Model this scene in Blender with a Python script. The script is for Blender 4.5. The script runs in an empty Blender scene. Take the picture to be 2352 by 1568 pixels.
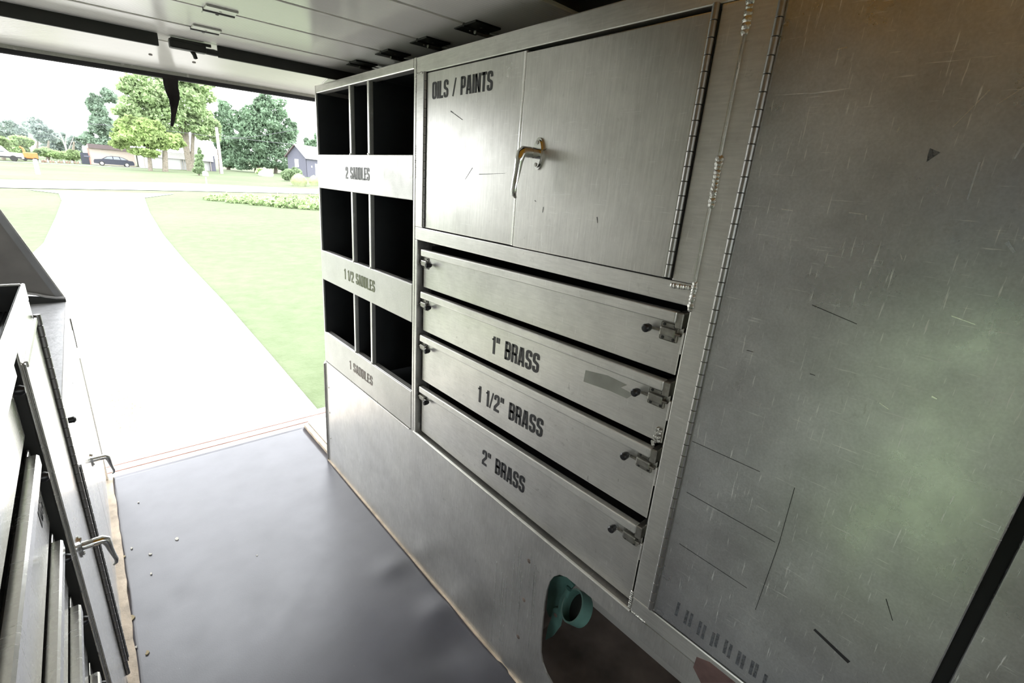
import bpy, bmesh, math, random
import numpy as np
from mathutils import Vector, Matrix
random.seed(7)
S = bpy.context.scene
COL = S.collection
# ------------------------------------------------------------------ camera
CW = np.array([[0.74567049, -0.66215679, 0.07432303],
               [-0.1547279, -0.28056917, -0.94728043],
               [0.64810092, 0.69485922, -0.31166628]])      # world -> camera (x right, y down, z forward)
_u, _s, _v = np.linalg.svd(CW); CW = _u @ _v
FPX, HC = 1064.8, 1.5397
cam_d = bpy.data.cameras.new('camera'); cam = bpy.data.objects.new('camera', cam_d); COL.objects.link(cam)
cam_d.sensor_width = 36.0; cam_d.lens = 36.0 * FPX / 2352.0; cam_d.clip_start = 0.02; cam_d.clip_end = 2000
_m = CW.T @ np.diag([1, -1, -1])
M4 = Matrix.Identity(4)
for i in range(3):
    for j in range(3): M4[i][j] = _m[i, j]
M4[2][3] = HC
cam.matrix_world = M4
S.camera = cam
# ------------------------------------------------------------------ sky, exposure
SKY = 3.6
w = bpy.data.worlds.new('overcast_sky'); S.world = w; w.use_nodes = True
w.node_tree.nodes['Background'].inputs['Color'].default_value = (0.95, 0.975, 1.0, 1)
w.node_tree.nodes['Background'].inputs['Strength'].default_value = SKY
S.view_settings.view_transform = 'Standard'; S.view_settings.look = 'None'
S.view_settings.exposure = 1.0; S.view_settings.gamma = 1.0; S.view_settings.use_curve_mapping = False

def portal(name, loc, rot, sx, sy):          # light portals in the rear, side and added windscreen openings (guide sampling only, give no light)
    d = bpy.data.lights.new(name, 'AREA'); d.shape = 'RECTANGLE'; d.size = sx; d.size_y = sy; d.energy = 1
    d.cycles.is_portal = True
    o = bpy.data.objects.new(name, d); COL.objects.link(o); o.location = loc; o.rotation_euler = rot
portal('rear_opening_portal', (0.31, 2.95, 0.95), (-math.pi/2, 0, 0), 1.9, 1.95)
portal('fill_windscreen_portal', (0.325, -1.66, 1.4), (math.pi/2, 0, 0), 1.65, 0.9)
portal('side_opening_portal', (-0.7, 0.055, 0.9), (0, -math.pi/2, 0), 1.8, 0.43)

# ------------------------------------------------------------------ pixel helpers (photo is 2352 x 1568)
def ray(u, v): return CW.T @ np.array([u-1176.0, v-784.0, FPX])
def onx(u, v, X): d = ray(u, v); p = d*(X/d[0]); return Vector((p[0], p[1], p[2]+HC))
def ony(u, v, Y): d = ray(u, v); p = d*(Y/d[1]); return Vector((p[0], p[1], p[2]+HC))
def onz(u, v, Z): d = ray(u, v); p = d*((Z-HC)/d[2]); return Vector((p[0], p[1], p[2]+HC))
G0, GA, GB = -0.85, 0.025, 0.011             # the yard slopes a little against the parked truck
def gz(x, y): return G0 + GA*x + GB*y
def gnd(u, v):
    d = ray(u, v); t = (G0-HC)/(d[2]-GA*d[0]-GB*d[1]); p = d*t
    return Vector((p[0], p[1], p[2]+HC))

# ------------------------------------------------------------------ materials
MATS = {}
def newmat(name):
    m = bpy.data.materials.new(name); m.use_nodes = True; MATS[name] = m
    nt = m.node_tree; return m, nt, nt.nodes['Principled BSDF']
def N(nt, typ, **kw):
    n = nt.nodes.new(typ)
    for k, v in kw.items(): setattr(n, k, v)
    return n
def coords(nt, scale=(1, 1, 1), rot=(0, 0, 0)):
    tc = N(nt, 'ShaderNodeTexCoord'); mp = N(nt, 'ShaderNodeMapping')
    mp.inputs['Scale'].default_value = scale; mp.inputs['Rotation'].default_value = rot
    nt.links.new(tc.outputs['Object'], mp.inputs['Vector']); return mp.outputs['Vector']
def noise(nt, vec, scale, detail=3, rough=0.55):
    n = N(nt, 'ShaderNodeTexNoise'); n.inputs['Scale'].default_value = scale
    n.inputs['Detail'].default_value = detail; n.inputs['Roughness'].default_value = rough
    nt.links.new(vec, n.inputs['Vector']); return n.outputs['Fac']
def ramp(nt, fac, stops):
    r = N(nt, 'ShaderNodeValToRGB'); e = r.color_ramp.elements
    while len(e) < len(stops): e.new(0.5)
    for k, (p, c) in enumerate(stops):
        e[k].position = p; e[k].color = tuple(c)+(1,) if len(c) == 3 else c
    nt.links.new(fac, r.inputs['Fac']); return r.outputs['Color']
def g3(v): return (v, v, v)
def mixc(nt, fac, a, b, mode='MIX'):
    m = N(nt, 'ShaderNodeMix', data_type='RGBA', blend_type=mode)
    if isinstance(fac, float): m.inputs[0].default_value = fac
    else: nt.links.new(fac, m.inputs[0])
    for sock, val in ((m.inputs[6], a), (m.inputs[7], b)):
        if isinstance(val, tuple): sock.default_value = tuple(val)+(1,) if len(val) == 3 else val
        else: nt.links.new(val, sock)
    return m.outputs[2]
def bump(nt, b, height, strength, dist=0.01):
    n = N(nt, 'ShaderNodeBump'); n.inputs['Strength'].default_value = strength; n.inputs['Distance'].default_value = dist
    nt.links.new(height, n.inputs['Height']); nt.links.new(n.outputs['Normal'], b.inputs['Normal'])
def plain(name, col, rough=0.5, metal=0.0, var=0.12, scale=8.0, bmp=0.0, bscale=60.0, spec=None):
    m, nt, b = newmat(name); v = coords(nt)
    f = noise(nt, v, scale, 4)
    lo = tuple(max(0, c*(1-var)) for c in col); hi = tuple(min(1, c*(1+var)) for c in col)
    nt.links.new(ramp(nt, f, [(0.3, lo), (0.7, hi)]), b.inputs['Base Color'])
    b.inputs['Roughness'].default_value = rough; b.inputs['Metallic'].default_value = metal
    if spec is not None: b.inputs['Specular IOR Level'].default_value = spec
    if bmp: bump(nt, b, noise(nt, v, bscale, 3), bmp)
    return m
def aluminium(name, base=0.66, r0=0.2, r1=0.4, dirt=0.35, tint=(1.0, 0.985, 0.935), brushed=(1, 1, 1), wav=0.05, mott=1.0):
    """bare sheet aluminium: smudges and scratches live in the roughness, small dirt specks in the colour"""
    m, nt, b = newmat(name); v = coords(nt)
    b.inputs['Metallic'].default_value = 0.87
    smud = noise(nt, v, 4.0, 8, 0.66); cloud = noise(nt, coords(nt, (1, 1, 1), (0.7, 0, 0)), 11.0, 6, 0.7)
    fine = noise(nt, v, 75.0, 3, 0.6); fmask = noise(nt, coords(nt, (1, 1.3, 1), (0, 0, 0.3)), 6.0, 3, 0.6)
    vs = coords(nt, (3, 34, 2.2), (0.62, 0.0, 0.0)); scr = noise(nt, vs, 9.0, 4, 0.6)      # slanted scratches
    vs2 = coords(nt, (3, 2.2, 46), (0.2, 0.0, 0.0)); scr2 = noise(nt, vs2, 7.0, 4, 0.6)
    rr = ramp(nt, smud, [(0.3, g3(r0)), (0.7, g3(r1))])
    rc = ramp(nt, cloud, [(0.3, g3(0)), (0.8, g3(0.1))])
    s1 = ramp(nt, scr, [(0.64, g3(0)), (0.70, g3(0.2))]); s2 = ramp(nt, scr2, [(0.65, g3(0)), (0.71, g3(0.16))])
    r2 = mixc(nt, 1.0, rr, s1, 'ADD'); r3 = mixc(nt, 1.0, mixc(nt, 1.0, r2, s2, 'ADD'), rc, 'ADD')
    nt.links.new(r3, b.inputs['Roughness'])
    c0 = tuple(min(1, base*t*1.08) for t in tint); c1 = tuple(base*t*(1-0.22*mott) for t in tint)
    blot = mixc(nt, 0.5, ramp(nt, cloud, [(0.3, c0), (0.7, c1)]), ramp(nt, smud, [(0.32, c1), (0.68, c0)]))
    grain = ramp(nt, noise(nt, coords(nt, brushed), 260, 2, 0.5), [(0.3, g3(0.93)), (0.7, g3(1.05))])
    blot = mixc(nt, 1.0, blot, grain, 'MULTIPLY')
    spk = mixc(nt, 1.0, ramp(nt, fine, [(0.62, g3(0)), (0.72, g3(dirt))]), ramp(nt, fmask, [(0.47, g3(0)), (0.66, g3(1))]), 'MULTIPLY')
    sp2 = mixc(nt, 1.0, ramp(nt, noise(nt, coords(nt, (1, 3.2, 1), (0.35, 0, 0)), 28, 3, 0.6), [(0.68, g3(0)), (0.74, g3(dirt*1.4))]), ramp(nt, smud, [(0.45, g3(0)), (0.6, g3(1))]), 'MULTIPLY')
    lite = mixc(nt, 1.0, ramp(nt, scr, [(0.64, g3(0)), (0.70, g3(0.5*mott))]), ramp(nt, scr2, [(0.65, g3(0)), (0.71, g3(0.4*mott))]), 'ADD')
    c_ = mixc(nt, sp2, mixc(nt, spk, blot, (0.2, 0.19, 0.17)), (0.22, 0.21, 0.19))
    nt.links.new(mixc(nt, lite, c_, (0.92, 0.92, 0.9)), b.inputs['Base Color'])
    hv = mixc(nt, 0.12, noise(nt, v, 2.2, 2), noise(nt, coords(nt, brushed), 160, 2))
    bump(nt, b, hv, wav, 0.02)
    return m
A_SHEET = aluminium('scratched_aluminium_sheet', 0.66, 0.28, 0.42, 0.3, brushed=(1, 1, 0.1), wav=0.02)
A_STRIP = aluminium('label_strip_aluminium', 0.5, 0.36, 0.48, 0.2, wav=0.01, mott=0.6)
A_DOOR = aluminium('brushed_aluminium_door', 0.7, 0.24, 0.36, 0.16, brushed=(1, 1, 0.06), wav=0.015)
A_FRAME = aluminium('aluminium_frame', 0.74, 0.32, 0.42, 0.25, brushed=(1, 0.1, 1), wav=0.015)
A_DRAW = aluminium('aluminium_drawer_front', 0.7, 0.28, 0.4, 0.35, brushed=(1, 0.08, 1), wav=0.015)
A_LOCK = aluminium('worn_aluminium_locker_door', 0.68, 0.18, 0.38, 0.18, tint=(0.98, 0.99, 1.0), wav=0.015, mott=1.5)
A_DIRTY = aluminium('dirty_aluminium', 0.5, 0.3, 0.5, 0.6, tint=(1, 0.97, 0.9))
A_LEFT = aluminium('polished_aluminium_left', 0.86, 0.14, 0.24, 0.2, tint=(1.0, 0.99, 0.95), wav=0.006, mott=0.5)
STEEL = plain('zinc_steel', (0.32, 0.31, 0.28), 0.4, 0.9, 0.25, 60)
HINGE = plain('hinge_steel', (0.36, 0.35, 0.34), 0.42, 1.0, 0.15, 40)
CHROME = plain('chrome', (0.82, 0.82, 0.81), 0.1, 1.0, 0.03)
WELD = plain('weld_bead', (0.6, 0.59, 0.56), 0.35, 1.0, 0.2, 80, 0.3, 200)
BLACK = plain('black_plastic', (0.012, 0.012, 0.014), 0.35, 0, 0.2)
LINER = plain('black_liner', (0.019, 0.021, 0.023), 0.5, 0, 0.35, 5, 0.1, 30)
BLKSTEEL = plain('black_steel', (0.014, 0.014, 0.012), 0.5, 0.0, 0.3, 20)
RUBSEAL = plain('rubber_seal', (0.016, 0.015, 0.017), 0.55, 0, 0.2)
STRAPM = plain('black_webbing', (0.014, 0.01, 0.01), 0.6, 0, 0.2, 30, 0.4, 300)
DARKGAP = plain('dark_recess', (0.02, 0.02, 0.02), 0.7)
INKM = plain('black_vinyl_letters', (0.018, 0.018, 0.02), 0.4, 0, 0.3, 40)
TAN = plain('tan_worn_wood', (0.5, 0.41, 0.31), 0.6, 0, 0.3, 14, 0.2, 80)
SILLM = plain('sill_plate', (0.62, 0.58, 0.52), 0.45, 0.3, 0.15, 10)
REDM = plain('faded_red_paint', (0.5, 0.24, 0.2), 0.5, 0, 0.25, 10)
TEAL = plain('teal_machine_paint', (0.10, 0.21, 0.185), 0.45, 0, 0.25, 12)
RUST = plain('dark_rusty_floor', (0.12, 0.092, 0.078), 0.75, 0, 0.5, 5, 0.3, 30)
REDSTAIN = plain('red_paint_smear', (0.2, 0.125, 0.115), 0.45, 0.5, 0.3, 20)
GREYBOARD = plain('grey_worktop', (0.36, 0.36, 0.37), 0.4, 0, 0.2, 20, 0.15, 60)
DARKBOARD = plain('dark_grey_plate', (0.17, 0.16, 0.15), 0.5, 0.2, 0.15, 9)
WALLM = plain('truck_wall', (0.7, 0.69, 0.66), 0.5, 0, 0.1, 3)
RIBBED = plain('ribbed_black_mat', (0.03, 0.032, 0.04), 0.35, 0, 0.15)

def letters_faded(name, col, cut):
    m, nt, b = newmat(name); v = coords(nt)
    b.inputs['Base Color'].default_value = tuple(col)+(1,); b.inputs['Roughness'].default_value = 0.45
    f = ramp(nt, noise(nt, v, 70, 4, 0.7), [(cut, g3(1)), (cut+0.12, g3(0.25))])
    nt.links.new(f, b.inputs['Alpha']); return m
INK_GREY = letters_faded('faded_grey_letters', (0.075, 0.07, 0.06), 0.62)
INK_OLIVE = letters_faded('faded_olive_letters', (0.13, 0.15, 0.055), 0.58)
INK_BROWN = letters_faded('worn_brown_letters', (0.2, 0.16, 0.13), 0.5)
INK_GHOST = letters_faded('ghost_marks', (0.1, 0.105, 0.115), 0.45)

def floor_mat_material():
    m, nt, b = newmat('grey_rubber_floor_mat'); v = coords(nt)
    f = noise(nt, v, 4, 5, 0.6); sp = noise(nt, v, 90, 2, 0.6)
    c = ramp(nt, f, [(0.3, (0.06, 0.06, 0.072)), (0.75, (0.085, 0.085, 0.102))])  # blue in the base colour stands in for the sky sheen
    k = ramp(nt, sp, [(0.74, g3(0)), (0.8, g3(0.35))])
    nt.links.new(mixc(nt, k, c, (0.22, 0.21, 0.2)), b.inputs['Base Color'])
    nt.links.new(ramp(nt, noise(nt, v, 9, 4), [(0.3, g3(0.29)), (0.7, g3(0.38))]), b.inputs['Roughness'])
    b.inputs['Specular IOR Level'].default_value = 0.65
    bump(nt, b, mixc(nt, 0.3, noise(nt, v, 5, 2), noise(nt, v, 220, 2)), 0.05, 0.01)
    return m
MATM = floor_mat_material()
def door_panel_material():
    m, nt, b = newmat('white_ribbed_door_panel'); v = coords(nt)
    f = noise(nt, coords(nt, (1, 3, 3)), 5, 5, 0.65)
    c = ramp(nt, f, [(0.3, (0.84, 0.82, 0.78)), (0.66, (0.87, 0.85, 0.81)), (0.8, (0.5, 0.44, 0.36))])
    nt.links.new(c, b.inputs['Base Color']); b.inputs['Roughness'].default_value = 0.16
    b.inputs['Specular IOR Level'].default_value = 0.75
    wv = N(nt, 'ShaderNodeTexWave', wave_type='BANDS', bands_direction='Y'); wv.inputs['Scale'].default_value = 28
    wv.inputs['Distortion'].default_value = 0.4; nt.links.new(v, wv.inputs['Vector'])
    bump(nt, b, wv.outputs['Fac'], 0.06, 0.004)
    return m
DOORP = door_panel_material()
SEAMM = plain('door_seam', (0.16, 0.14, 0.125), 0.5, 0, 0.2)
def translucent_roof():
    m, nt, b = newmat('amber_fibreglass_roof')
    out = nt.nodes['Material Output']
    t = N(nt, 'ShaderNodeBsdfTranslucent'); d = N(nt, 'ShaderNodeBsdfDiffuse'); mx = N(nt, 'ShaderNodeMixShader')
    c = ramp(nt, noise(nt, coords(nt), 3, 3), [(0.3, (0.19, 0.125, 0.03)), (0.7, (0.23, 0.155, 0.04))])
    nt.links.new(c, t.inputs['Color']); d.inputs['Color'].default_value = (0.5, 0.36, 0.16, 1)
    mx.inputs[0].default_value = 0.3
    nt.links.new(t.outputs[0], mx.inputs[1]); nt.links.new(d.outputs[0], mx.inputs[2]); nt.links.new(mx.outputs[0], out.inputs['Surface'])
    return m
ROOFM = translucent_roof()
def lawn_material():
    m, nt, b = newmat('lawn_grass'); v = coords(nt)
    f = mixc(nt, 0.5, noise(nt, v, 0.12, 4), noise(nt, v, 3.0, 5, 0.7))
    c = ramp(nt, f, [(0.35, (0.066, 0.094, 0.034)), (0.5, (0.092, 0.12, 0.055)), (0.68, (0.125, 0.14, 0.078))])
    nt.links.new(c, b.inputs['Base Color']); b.inputs['Roughness'].default_value = 0.9
    bump(nt, b, noise(nt, v, 14, 4, 0.8), 0.5, 0.05); return m
LAWN = lawn_material()
GRAVEL = plain('pale_gravel', (0.4, 0.385, 0.36), 0.9, 0, 0.15, 2, 0.3, 25)
ROADM = plain('pale_road', (0.38, 0.37, 0.355), 0.85, 0, 0.1, 1)
def leaf(name, c, var=0.45, tr=0.35):
    m, nt, b = newmat(name)
    out = nt.nodes['Material Output']
    oi = N(nt, 'ShaderNodeTexCoord'); f = noise(nt, oi.outputs['Object'], 0.55, 3, 0.7)
    lo = tuple(k*(1-var) for k in c); hi = tuple(k*(1+var) for k in c)
    cc = ramp(nt, f, [(0.32, lo), (0.68, hi)])
    d = N(nt, 'ShaderNodeBsdfDiffuse'); t = N(nt, 'ShaderNodeBsdfTranslucent'); mx = N(nt, 'ShaderNodeMixShader'); mx.inputs[0].default_value = tr
    nt.links.new(cc, d.inputs['Color']); nt.links.new(cc, t.inputs['Color'])
    nt.links.new(d.outputs[0], mx.inputs[1]); nt.links.new(t.outputs[0], mx.inputs[2]); nt.links.new(mx.outputs[0], out.inputs['Surface'])
    return m
L_MAPLE = leaf('maple_leaf', (0.37, 0.47, 0.26)); L_YELLOW = leaf('yellow_green_leaf', (0.36, 0.46, 0.2))
L_OAK = leaf('dark_oak_leaf', (0.22, 0.31, 0.21)); L_PINE = leaf('blue_green_needles', (0.27, 0.35, 0.27))
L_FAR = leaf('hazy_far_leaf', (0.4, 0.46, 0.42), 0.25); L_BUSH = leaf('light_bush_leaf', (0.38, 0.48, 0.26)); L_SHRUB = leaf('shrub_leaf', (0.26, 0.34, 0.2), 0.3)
L_PALE = leaf('pale_grass_blade', (0.62, 0.66, 0.44), 0.15)
BARK = plain('tree_bark', (0.2, 0.175, 0.14), 0.9, 0, 0.3, 6)
BEIGE = plain('beige_siding', (0.47, 0.4, 0.35), 0.8, 0, 0.06); WHITEW = plain('white_siding', (0.5, 0.5, 0.5), 0.6, 0, 0.04)
GREYW = plain('grey_siding', (0.115, 0.115, 0.15), 0.7, 0, 0.08); WHITER = plain('pale_metal_roof', (0.5, 0.48, 0.48), 0.5, 0, 0.05)
DARKR = plain('dark_roof_edge', (0.13, 0.1, 0.1), 0.7); CARM = plain('dark_blue_car_paint', (0.02, 0.024, 0.04), 0.2, 0.0, 0.1)
CARG = plain('car_glass', (0.2, 0.22, 0.24), 0.08, 0, 0.05); TYRE = plain('tyre', (0.03, 0.03, 0.03), 0.8); HUB = plain('wheel_hub', (0.5, 0.5, 0.5), 0.35, 0.6)
ORANGE = plain('orange_paint', (0.5, 0.19, 0.05), 0.5, 0, 0.2); WHITEP = plain('white_paint', (0.6, 0.6, 0.6), 0.4, 0, 0.04)
POLEM = plain('weathered_pole', (0.36, 0.33, 0.3), 0.85, 0, 0.15); WIREM = plain('wire', (0.12, 0.12, 0.13), 0.6); STONE = plain('pale_boulder', (0.46, 0.45, 0.43), 0.8, 0, 0.12, 4, 0.4, 6)
RUBBLE = plain('red_brown_rubble', (0.3, 0.2, 0.16), 0.9, 0, 0.4, 3); SCRAP = plain('pale_scrap', (0.55, 0.53, 0.48), 0.8); LEAFLIT = plain('dry_leaf', (0.4, 0.33, 0.2), 0.8)

# ------------------------------------------------------------------ builders
def link(name, me, mat, parent=None, loc=None, kind=None):
    o = bpy.data.objects.new(name, me); COL.objects.link(o)
    if mat is not None and len(me.materials) == 0: me.materials.append(mat)
    if parent is not None:
        o.parent = parent; o.matrix_parent_inverse = Matrix.Translation(-Vector(parent['_w']))
    if loc is not None: o.location = loc
    o['_w'] = (0.0, 0.0, 0.0) if loc is None else tuple(loc)
    if parent is not None and parent.type == 'MESH': pass
    if kind: o['kind'] = kind
    return o
def tag(o, label, cat, group=None):
    o['label'] = label; o['category'] = cat
    if group: o['group'] = group
    return o
def thing(name, label, cat, loc, group=None):
    o = bpy.data.objects.new(name, None); COL.objects.link(o); o.location = loc; o.empty_display_size = 0.1
    o['_w'] = tuple(loc); return tag(o, label, cat, group)
def struct(o): o['kind'] = 'structure'; return o
class MB:
    """collects shapes into one bmesh"""
    def __init__(s): s.bm = bmesh.new()
    def box(s, x0, x1, y0, y1, z0, z1, bev=0.0, seg=1, fn=None):
        r = bmesh.ops.create_cube(s.bm, size=1.0); vs = r['verts']
        for v in vs:
            v.co = Vector(((x0+x1)/2+v.co.x*(x1-x0), (y0+y1)/2+v.co.y*(y1-y0), (z0+z1)/2+v.co.z*(z1-z0)))
        if bev:
            es = list({e for v in vs for e in v.link_edges})
            r2 = bmesh.ops.bevel(s.bm, geom=es, offset=bev, segments=seg, profile=0.6, affect='EDGES'); vs = r2['verts']
        if fn:
            for v in vs: v.co = fn(v.co)
        return s
    def poly(s, pts, ext):
        """flat polygon given in 3d, thickened along vector ext"""
        a = [s.bm.verts.new(p) for p in pts]; b = [s.bm.verts.new(Vector(p)+Vector(ext)) for p in pts]
        n = len(a); s.bm.faces.new(a); s.bm.faces.new(b[::-1])
        for i in range(n): s.bm.faces.new((a[i], b[i], b[(i+1) % n], a[(i+1) % n]))
        return s
    def tube(s, path, rad, seg=8, flat=None, cap=True):
        """tube along path; rad number or list of r or (r_side, r_up)"""
        path = [Vector(p) for p in path]; n = len(path); rings = []
        for i, p in enumerate(path):
            t = (path[min(i+1, n-1)]-path[max(i-1, 0)]).normalized()
            up = Vector(flat) if flat else (Vector((0, 0, 1)) if abs(t.z) < 0.9 else Vector((1, 0, 0)))
            a = t.cross(up).normalized(); b = a.cross(t).normalized()
            r = rad[i] if isinstance(rad, (list, tuple)) else rad
            ra, rb = r if isinstance(r, (list, tuple)) else (r, r)
            rings.append([s.bm.verts.new(p+a*ra*math.cos(2*math.pi*k/seg)+b*rb*math.sin(2*math.pi*k/seg)) for k in range(seg)])
        for i in range(n-1):
            for k in range(seg):
                s.bm.faces.new((rings[i][k], rings[i][(k+1) % seg], rings[i+1][(k+1) % seg], rings[i+1][k]))
        if cap:
            s.bm.faces.new(rings[0][::-1]); s.bm.faces.new(rings[-1])
        return s
    def lathe(s, org, axis, prof, seg=16):
        return s.tube([Vector(org)+Vector(axis)*h for h, r in prof], [max(r, 1e-4) for h, r in prof], seg)
    def ball(s, c, r, sc=(1, 1, 1), seg=8):
        q = bmesh.ops.create_uvsphere(s.bm, u_segments=seg, v_segments=max(4, seg//2), radius=1.0)
        for v in q['verts']: v.co = Vector(c)+Vector((v.co.x*r*sc[0], v.co.y*r*sc[1], v.co.z*r*sc[2]))
        return s
    def xf(s, fn):
        for v in s.bm.verts: v.co = fn(v.co.copy())
        return s
    def mesh(s, smooth=False, name='m'):
        bmesh.ops.recalc_face_normals(s.bm, faces=s.bm.faces[:])
        me = bpy.data.meshes.new(name); s.bm.to_mesh(me); s.bm.free()
        if smooth:
            for p in me.polygons: p.use_smooth = True
            me.set_sharp_from_angle(angle=math.radians(38))
        return me
    def obj(s, name, mat, parent=None, smooth=False, loc=None, kind=None):
        return link(name, s.mesh(smooth, name), mat, parent, loc, kind)
def box(name, x0, x1, y0, y1, z0, z1, mat, parent=None, bev=0.0, seg=1, fn=None):
    return MB().box(x0, x1, y0, y1, z0, z1, bev, seg, fn).obj(name, mat, parent)

# ------------------------------------------------------------------ lettering
def arcpath(pts, rads):
    out = []; n = len(pts)
    for i, p in enumerate(pts):
        r = rads[i] if i < len(rads) else 0
        if r <= 0 or i == 0 or i == n-1: out.append(Vector(p)); continue
        p = Vector(p); a = (Vector(pts[i-1])-p).normalized(); b = (Vector(pts[i+1])-p).normalized()
        ang = a.angle(b); d = min(r/max(math.tan(ang/2), 0.05), (Vector(pts[i-1])-p).length*0.5, (Vector(pts[i+1])-p).length*0.5)
        p0, p1 = p+a*d, p+b*d
        for k in range(6):
            t = k/5; out.append(p0*(1-t)**2+p*2*t*(1-t)+p1*t*t)
    return out
def glyph(ch):
    W = 0.4; s = 0.152; a = s/2; l, r, b, t = a, W-a, a*0.9, 1-a*0.9; c = W/2; R = 0.11
    G = {
     'O': (W, [([(c, t), (r, t), (r, b), (l, b), (l, t), (c, t)], [0, R, R, R, R, 0])]),
     'I': (s, [([(a, 0), (a, 1)], [])]),
     'L': (W*0.88, [([(l, 1), (l, b), (W*0.88, b)], [])]),
     'S': (W, [([(r, 0.70), (r, t), (l, t), (l, 0.56), (r, 0.44), (r, b), (l, b), (l, 0.30)], [0, R, R, R, R, R, R, 0])]),
     '/': (W*0.7, [([(0.03, 0), (W*0.7-0.03, 1)], [], 0.085)]),
     'P': (W, [([(l, 0), (l, 1)], []), ([(l, t), (r, t), (r, 0.43), (l, 0.43)], [0, R, R, 0])]),
     'A': (W*1.06, [([(0.07, 0), (c*1.06-0.045, 1)], []), ([(c*1.06+0.045, 1), (W*1.06-0.07, 0)], []), ([(0.1, 0.24), (W*1.06-0.1, 0.24)], [], 0.1)]),
     'N': (W*1.05, [([(l, 0), (l, 1)], []), ([(r+0.02, 0), (r+0.02, 1)], []), ([(l, 0.95), (r+0.02, 0.05)], [], 0.12)]),
     'T': (W*0.95, [([(0, t), (W*0.95, t)], []), ([(W*0.475, 0), (W*0.475, 1)], [])]),
     'B': (W, [([(l, 0), (l, 1)], []), ([(l, t), (r, t), (r, 0.52), (l, 0.52)], [0, R, R, 0]), ([(l, 0.52), (r, 0.52), (r, b), (l, b)], [0, R, R, 0])]),
     'R': (W, [([(l, 0), (l, 1)], []), ([(l, t), (r, t), (r, 0.5), (l, 0.5)], [0, R, R, 0]), ([(c, 0.5), (r, 0.44), (r, 0)], [0, R, 0])]),
     'D': (W, [([(l, 0), (l, 1)], []), ([(l, t), (r, t), (r, b), (l, b)], [0, R, R, 0])]),
     'E': (W*0.85, [([(l, 0), (l, 1)], []), ([(l, t), (W*0.85, t)], [], 0.125), ([(l, 0.5), (W*0.8, 0.5)], [], 0.125), ([(l, b), (W*0.85, b)], [], 0.125)]),
     '1': (0.25, [([(0.17, 0), (0.17, 1)], []), ([(0.02, 0.8), (0.16, 0.87)], [], 0.1)]),
     '2': (W, [([(l, 0.68), (l, t), (r, t), (r, 0.56), (l+0.01, 0.24), (l, b), (W, b)], [0, R, R, R, 0.05, 0, 0])]),
     '"': (0.26, [([(0.06, 0.7), (0.07, 1)], [], 0.1), ([(0.2, 0.7), (0.21, 1)], [], 0.1)]),
     ' ': (0.28, []),
    }
    return G[ch]
def lettering(name, text, y0, y1, z0, h, x, mat, parent, side=-1, gap=0.055, shear=0.0):
    """block capitals on a plane x = const; side -1 is read looking along +x (text runs towards -y), +1 the reverse"""
    cur = 0.0; words = [[]]
    for ch in text:
        wd, strokes = glyph(ch); quads = words[-1]
        if ch == ' ': words.append([])
        for st in strokes:
            sw = (st[2] if len(st) > 2 else 0.152)/2
            pts = arcpath([Vector((p[0], p[1], 0)) for p in st[0]], st[1]); L = []; Rr = []
            n = len(pts)
            for i, p in enumerate(pts):
                d1 = (p-pts[i-1]).normalized() if i > 0 else None; d2 = (pts[i+1]-p).normalized() if i < n-1 else None
                if i == 0 and n > 2 and (pts[0]-pts[-1]).length < 1e-6: d1 = (p-pts[-2]).normalized()
                if i == n-1 and n > 2 and (pts[0]-pts[-1]).length < 1e-6: d2 = (pts[1]-p).normalized()
                d = (d1 or d2)+(d2 or d1); d.normalize(); nn = Vector((-d.y, d.x, 0))
                k = sw/max(0.55, nn.dot(Vector((-(d1 or d2).y, (d1 or d2).x, 0))))
                L.append(p+nn*k); Rr.append(p-nn*k)
            for i in range(n-1): quads.append([q+Vector((cur, 0, 0)) for q in (L[i], L[i+1], Rr[i+1], Rr[i])])
        cur += wd+gap
    total = cur-gap; sc = (y0-y1)/total
    for quads in words:
        if not quads: continue
        bm = bmesh.new()
        for q in quads:
            vs = [bm.verts.new((x, y0-p.x*sc, z0+p.y*h-shear*p.x*sc)) for p in q]
            try: bm.faces.new(vs)
            except ValueError: pass
        r = bmesh.ops.extrude_face_region(bm, geom=bm.faces[:])
        for e in r['geom']:
            if isinstance(e, bmesh.types.BMVert): e.co.x += 0.0004*side
        me = bpy.data.meshes.new(name); bmesh.ops.recalc_face_normals(bm, faces=bm.faces[:]); bm.to_mesh(me); bm.free()
        link(name, me, mat, parent)

# ================================================================== SETTING: the truck body
XR, XL = 0.832, -0.115
MB().box(-0.66, 1.3, -1.6, 2.8, -0.06, -0.006).obj('floor', RUST)
struct(bpy.data.objects['floor'])
struct(box('wall_right', 1.27, 1.31, -1.6, 2.95, -0.05, 2.15, WALLM))
wl = MB()
wl.box(-0.66, -0.62, 0.27, 2.95, -0.05, 2.15); wl.box(-0.66, -0.62, -1.6, -0.16, -0.05, 2.15); wl.box(-0.66, -0.62, -0.16, 0.27, 1.8, 2.15)
struct(wl.obj('wall_left', WALLM))
gm_, gnt, gb_ = newmat('tinted_door_glass')
gtr = N(gnt, 'ShaderNodeBsdfTransparent'); ggl = N(gnt, 'ShaderNodeBsdfGlossy'); gmx = N(gnt, 'ShaderNodeMixShader'); gfr = N(gnt, 'ShaderNodeFresnel')
gtr.inputs['Color'].default_value = (0.85, 0.87, 0.86, 1); ggl.inputs['Roughness'].default_value = 0.02; gfr.inputs['IOR'].default_value = 1.45
gnt.links.new(gfr.outputs[0], gmx.inputs[0]); gnt.links.new(gtr.outputs[0], gmx.inputs[1]); gnt.links.new(ggl.outputs[0], gmx.inputs[2]); gnt.links.new(gmx.outputs[0], gnt.nodes['Material Output'].inputs['Surface'])
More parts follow.
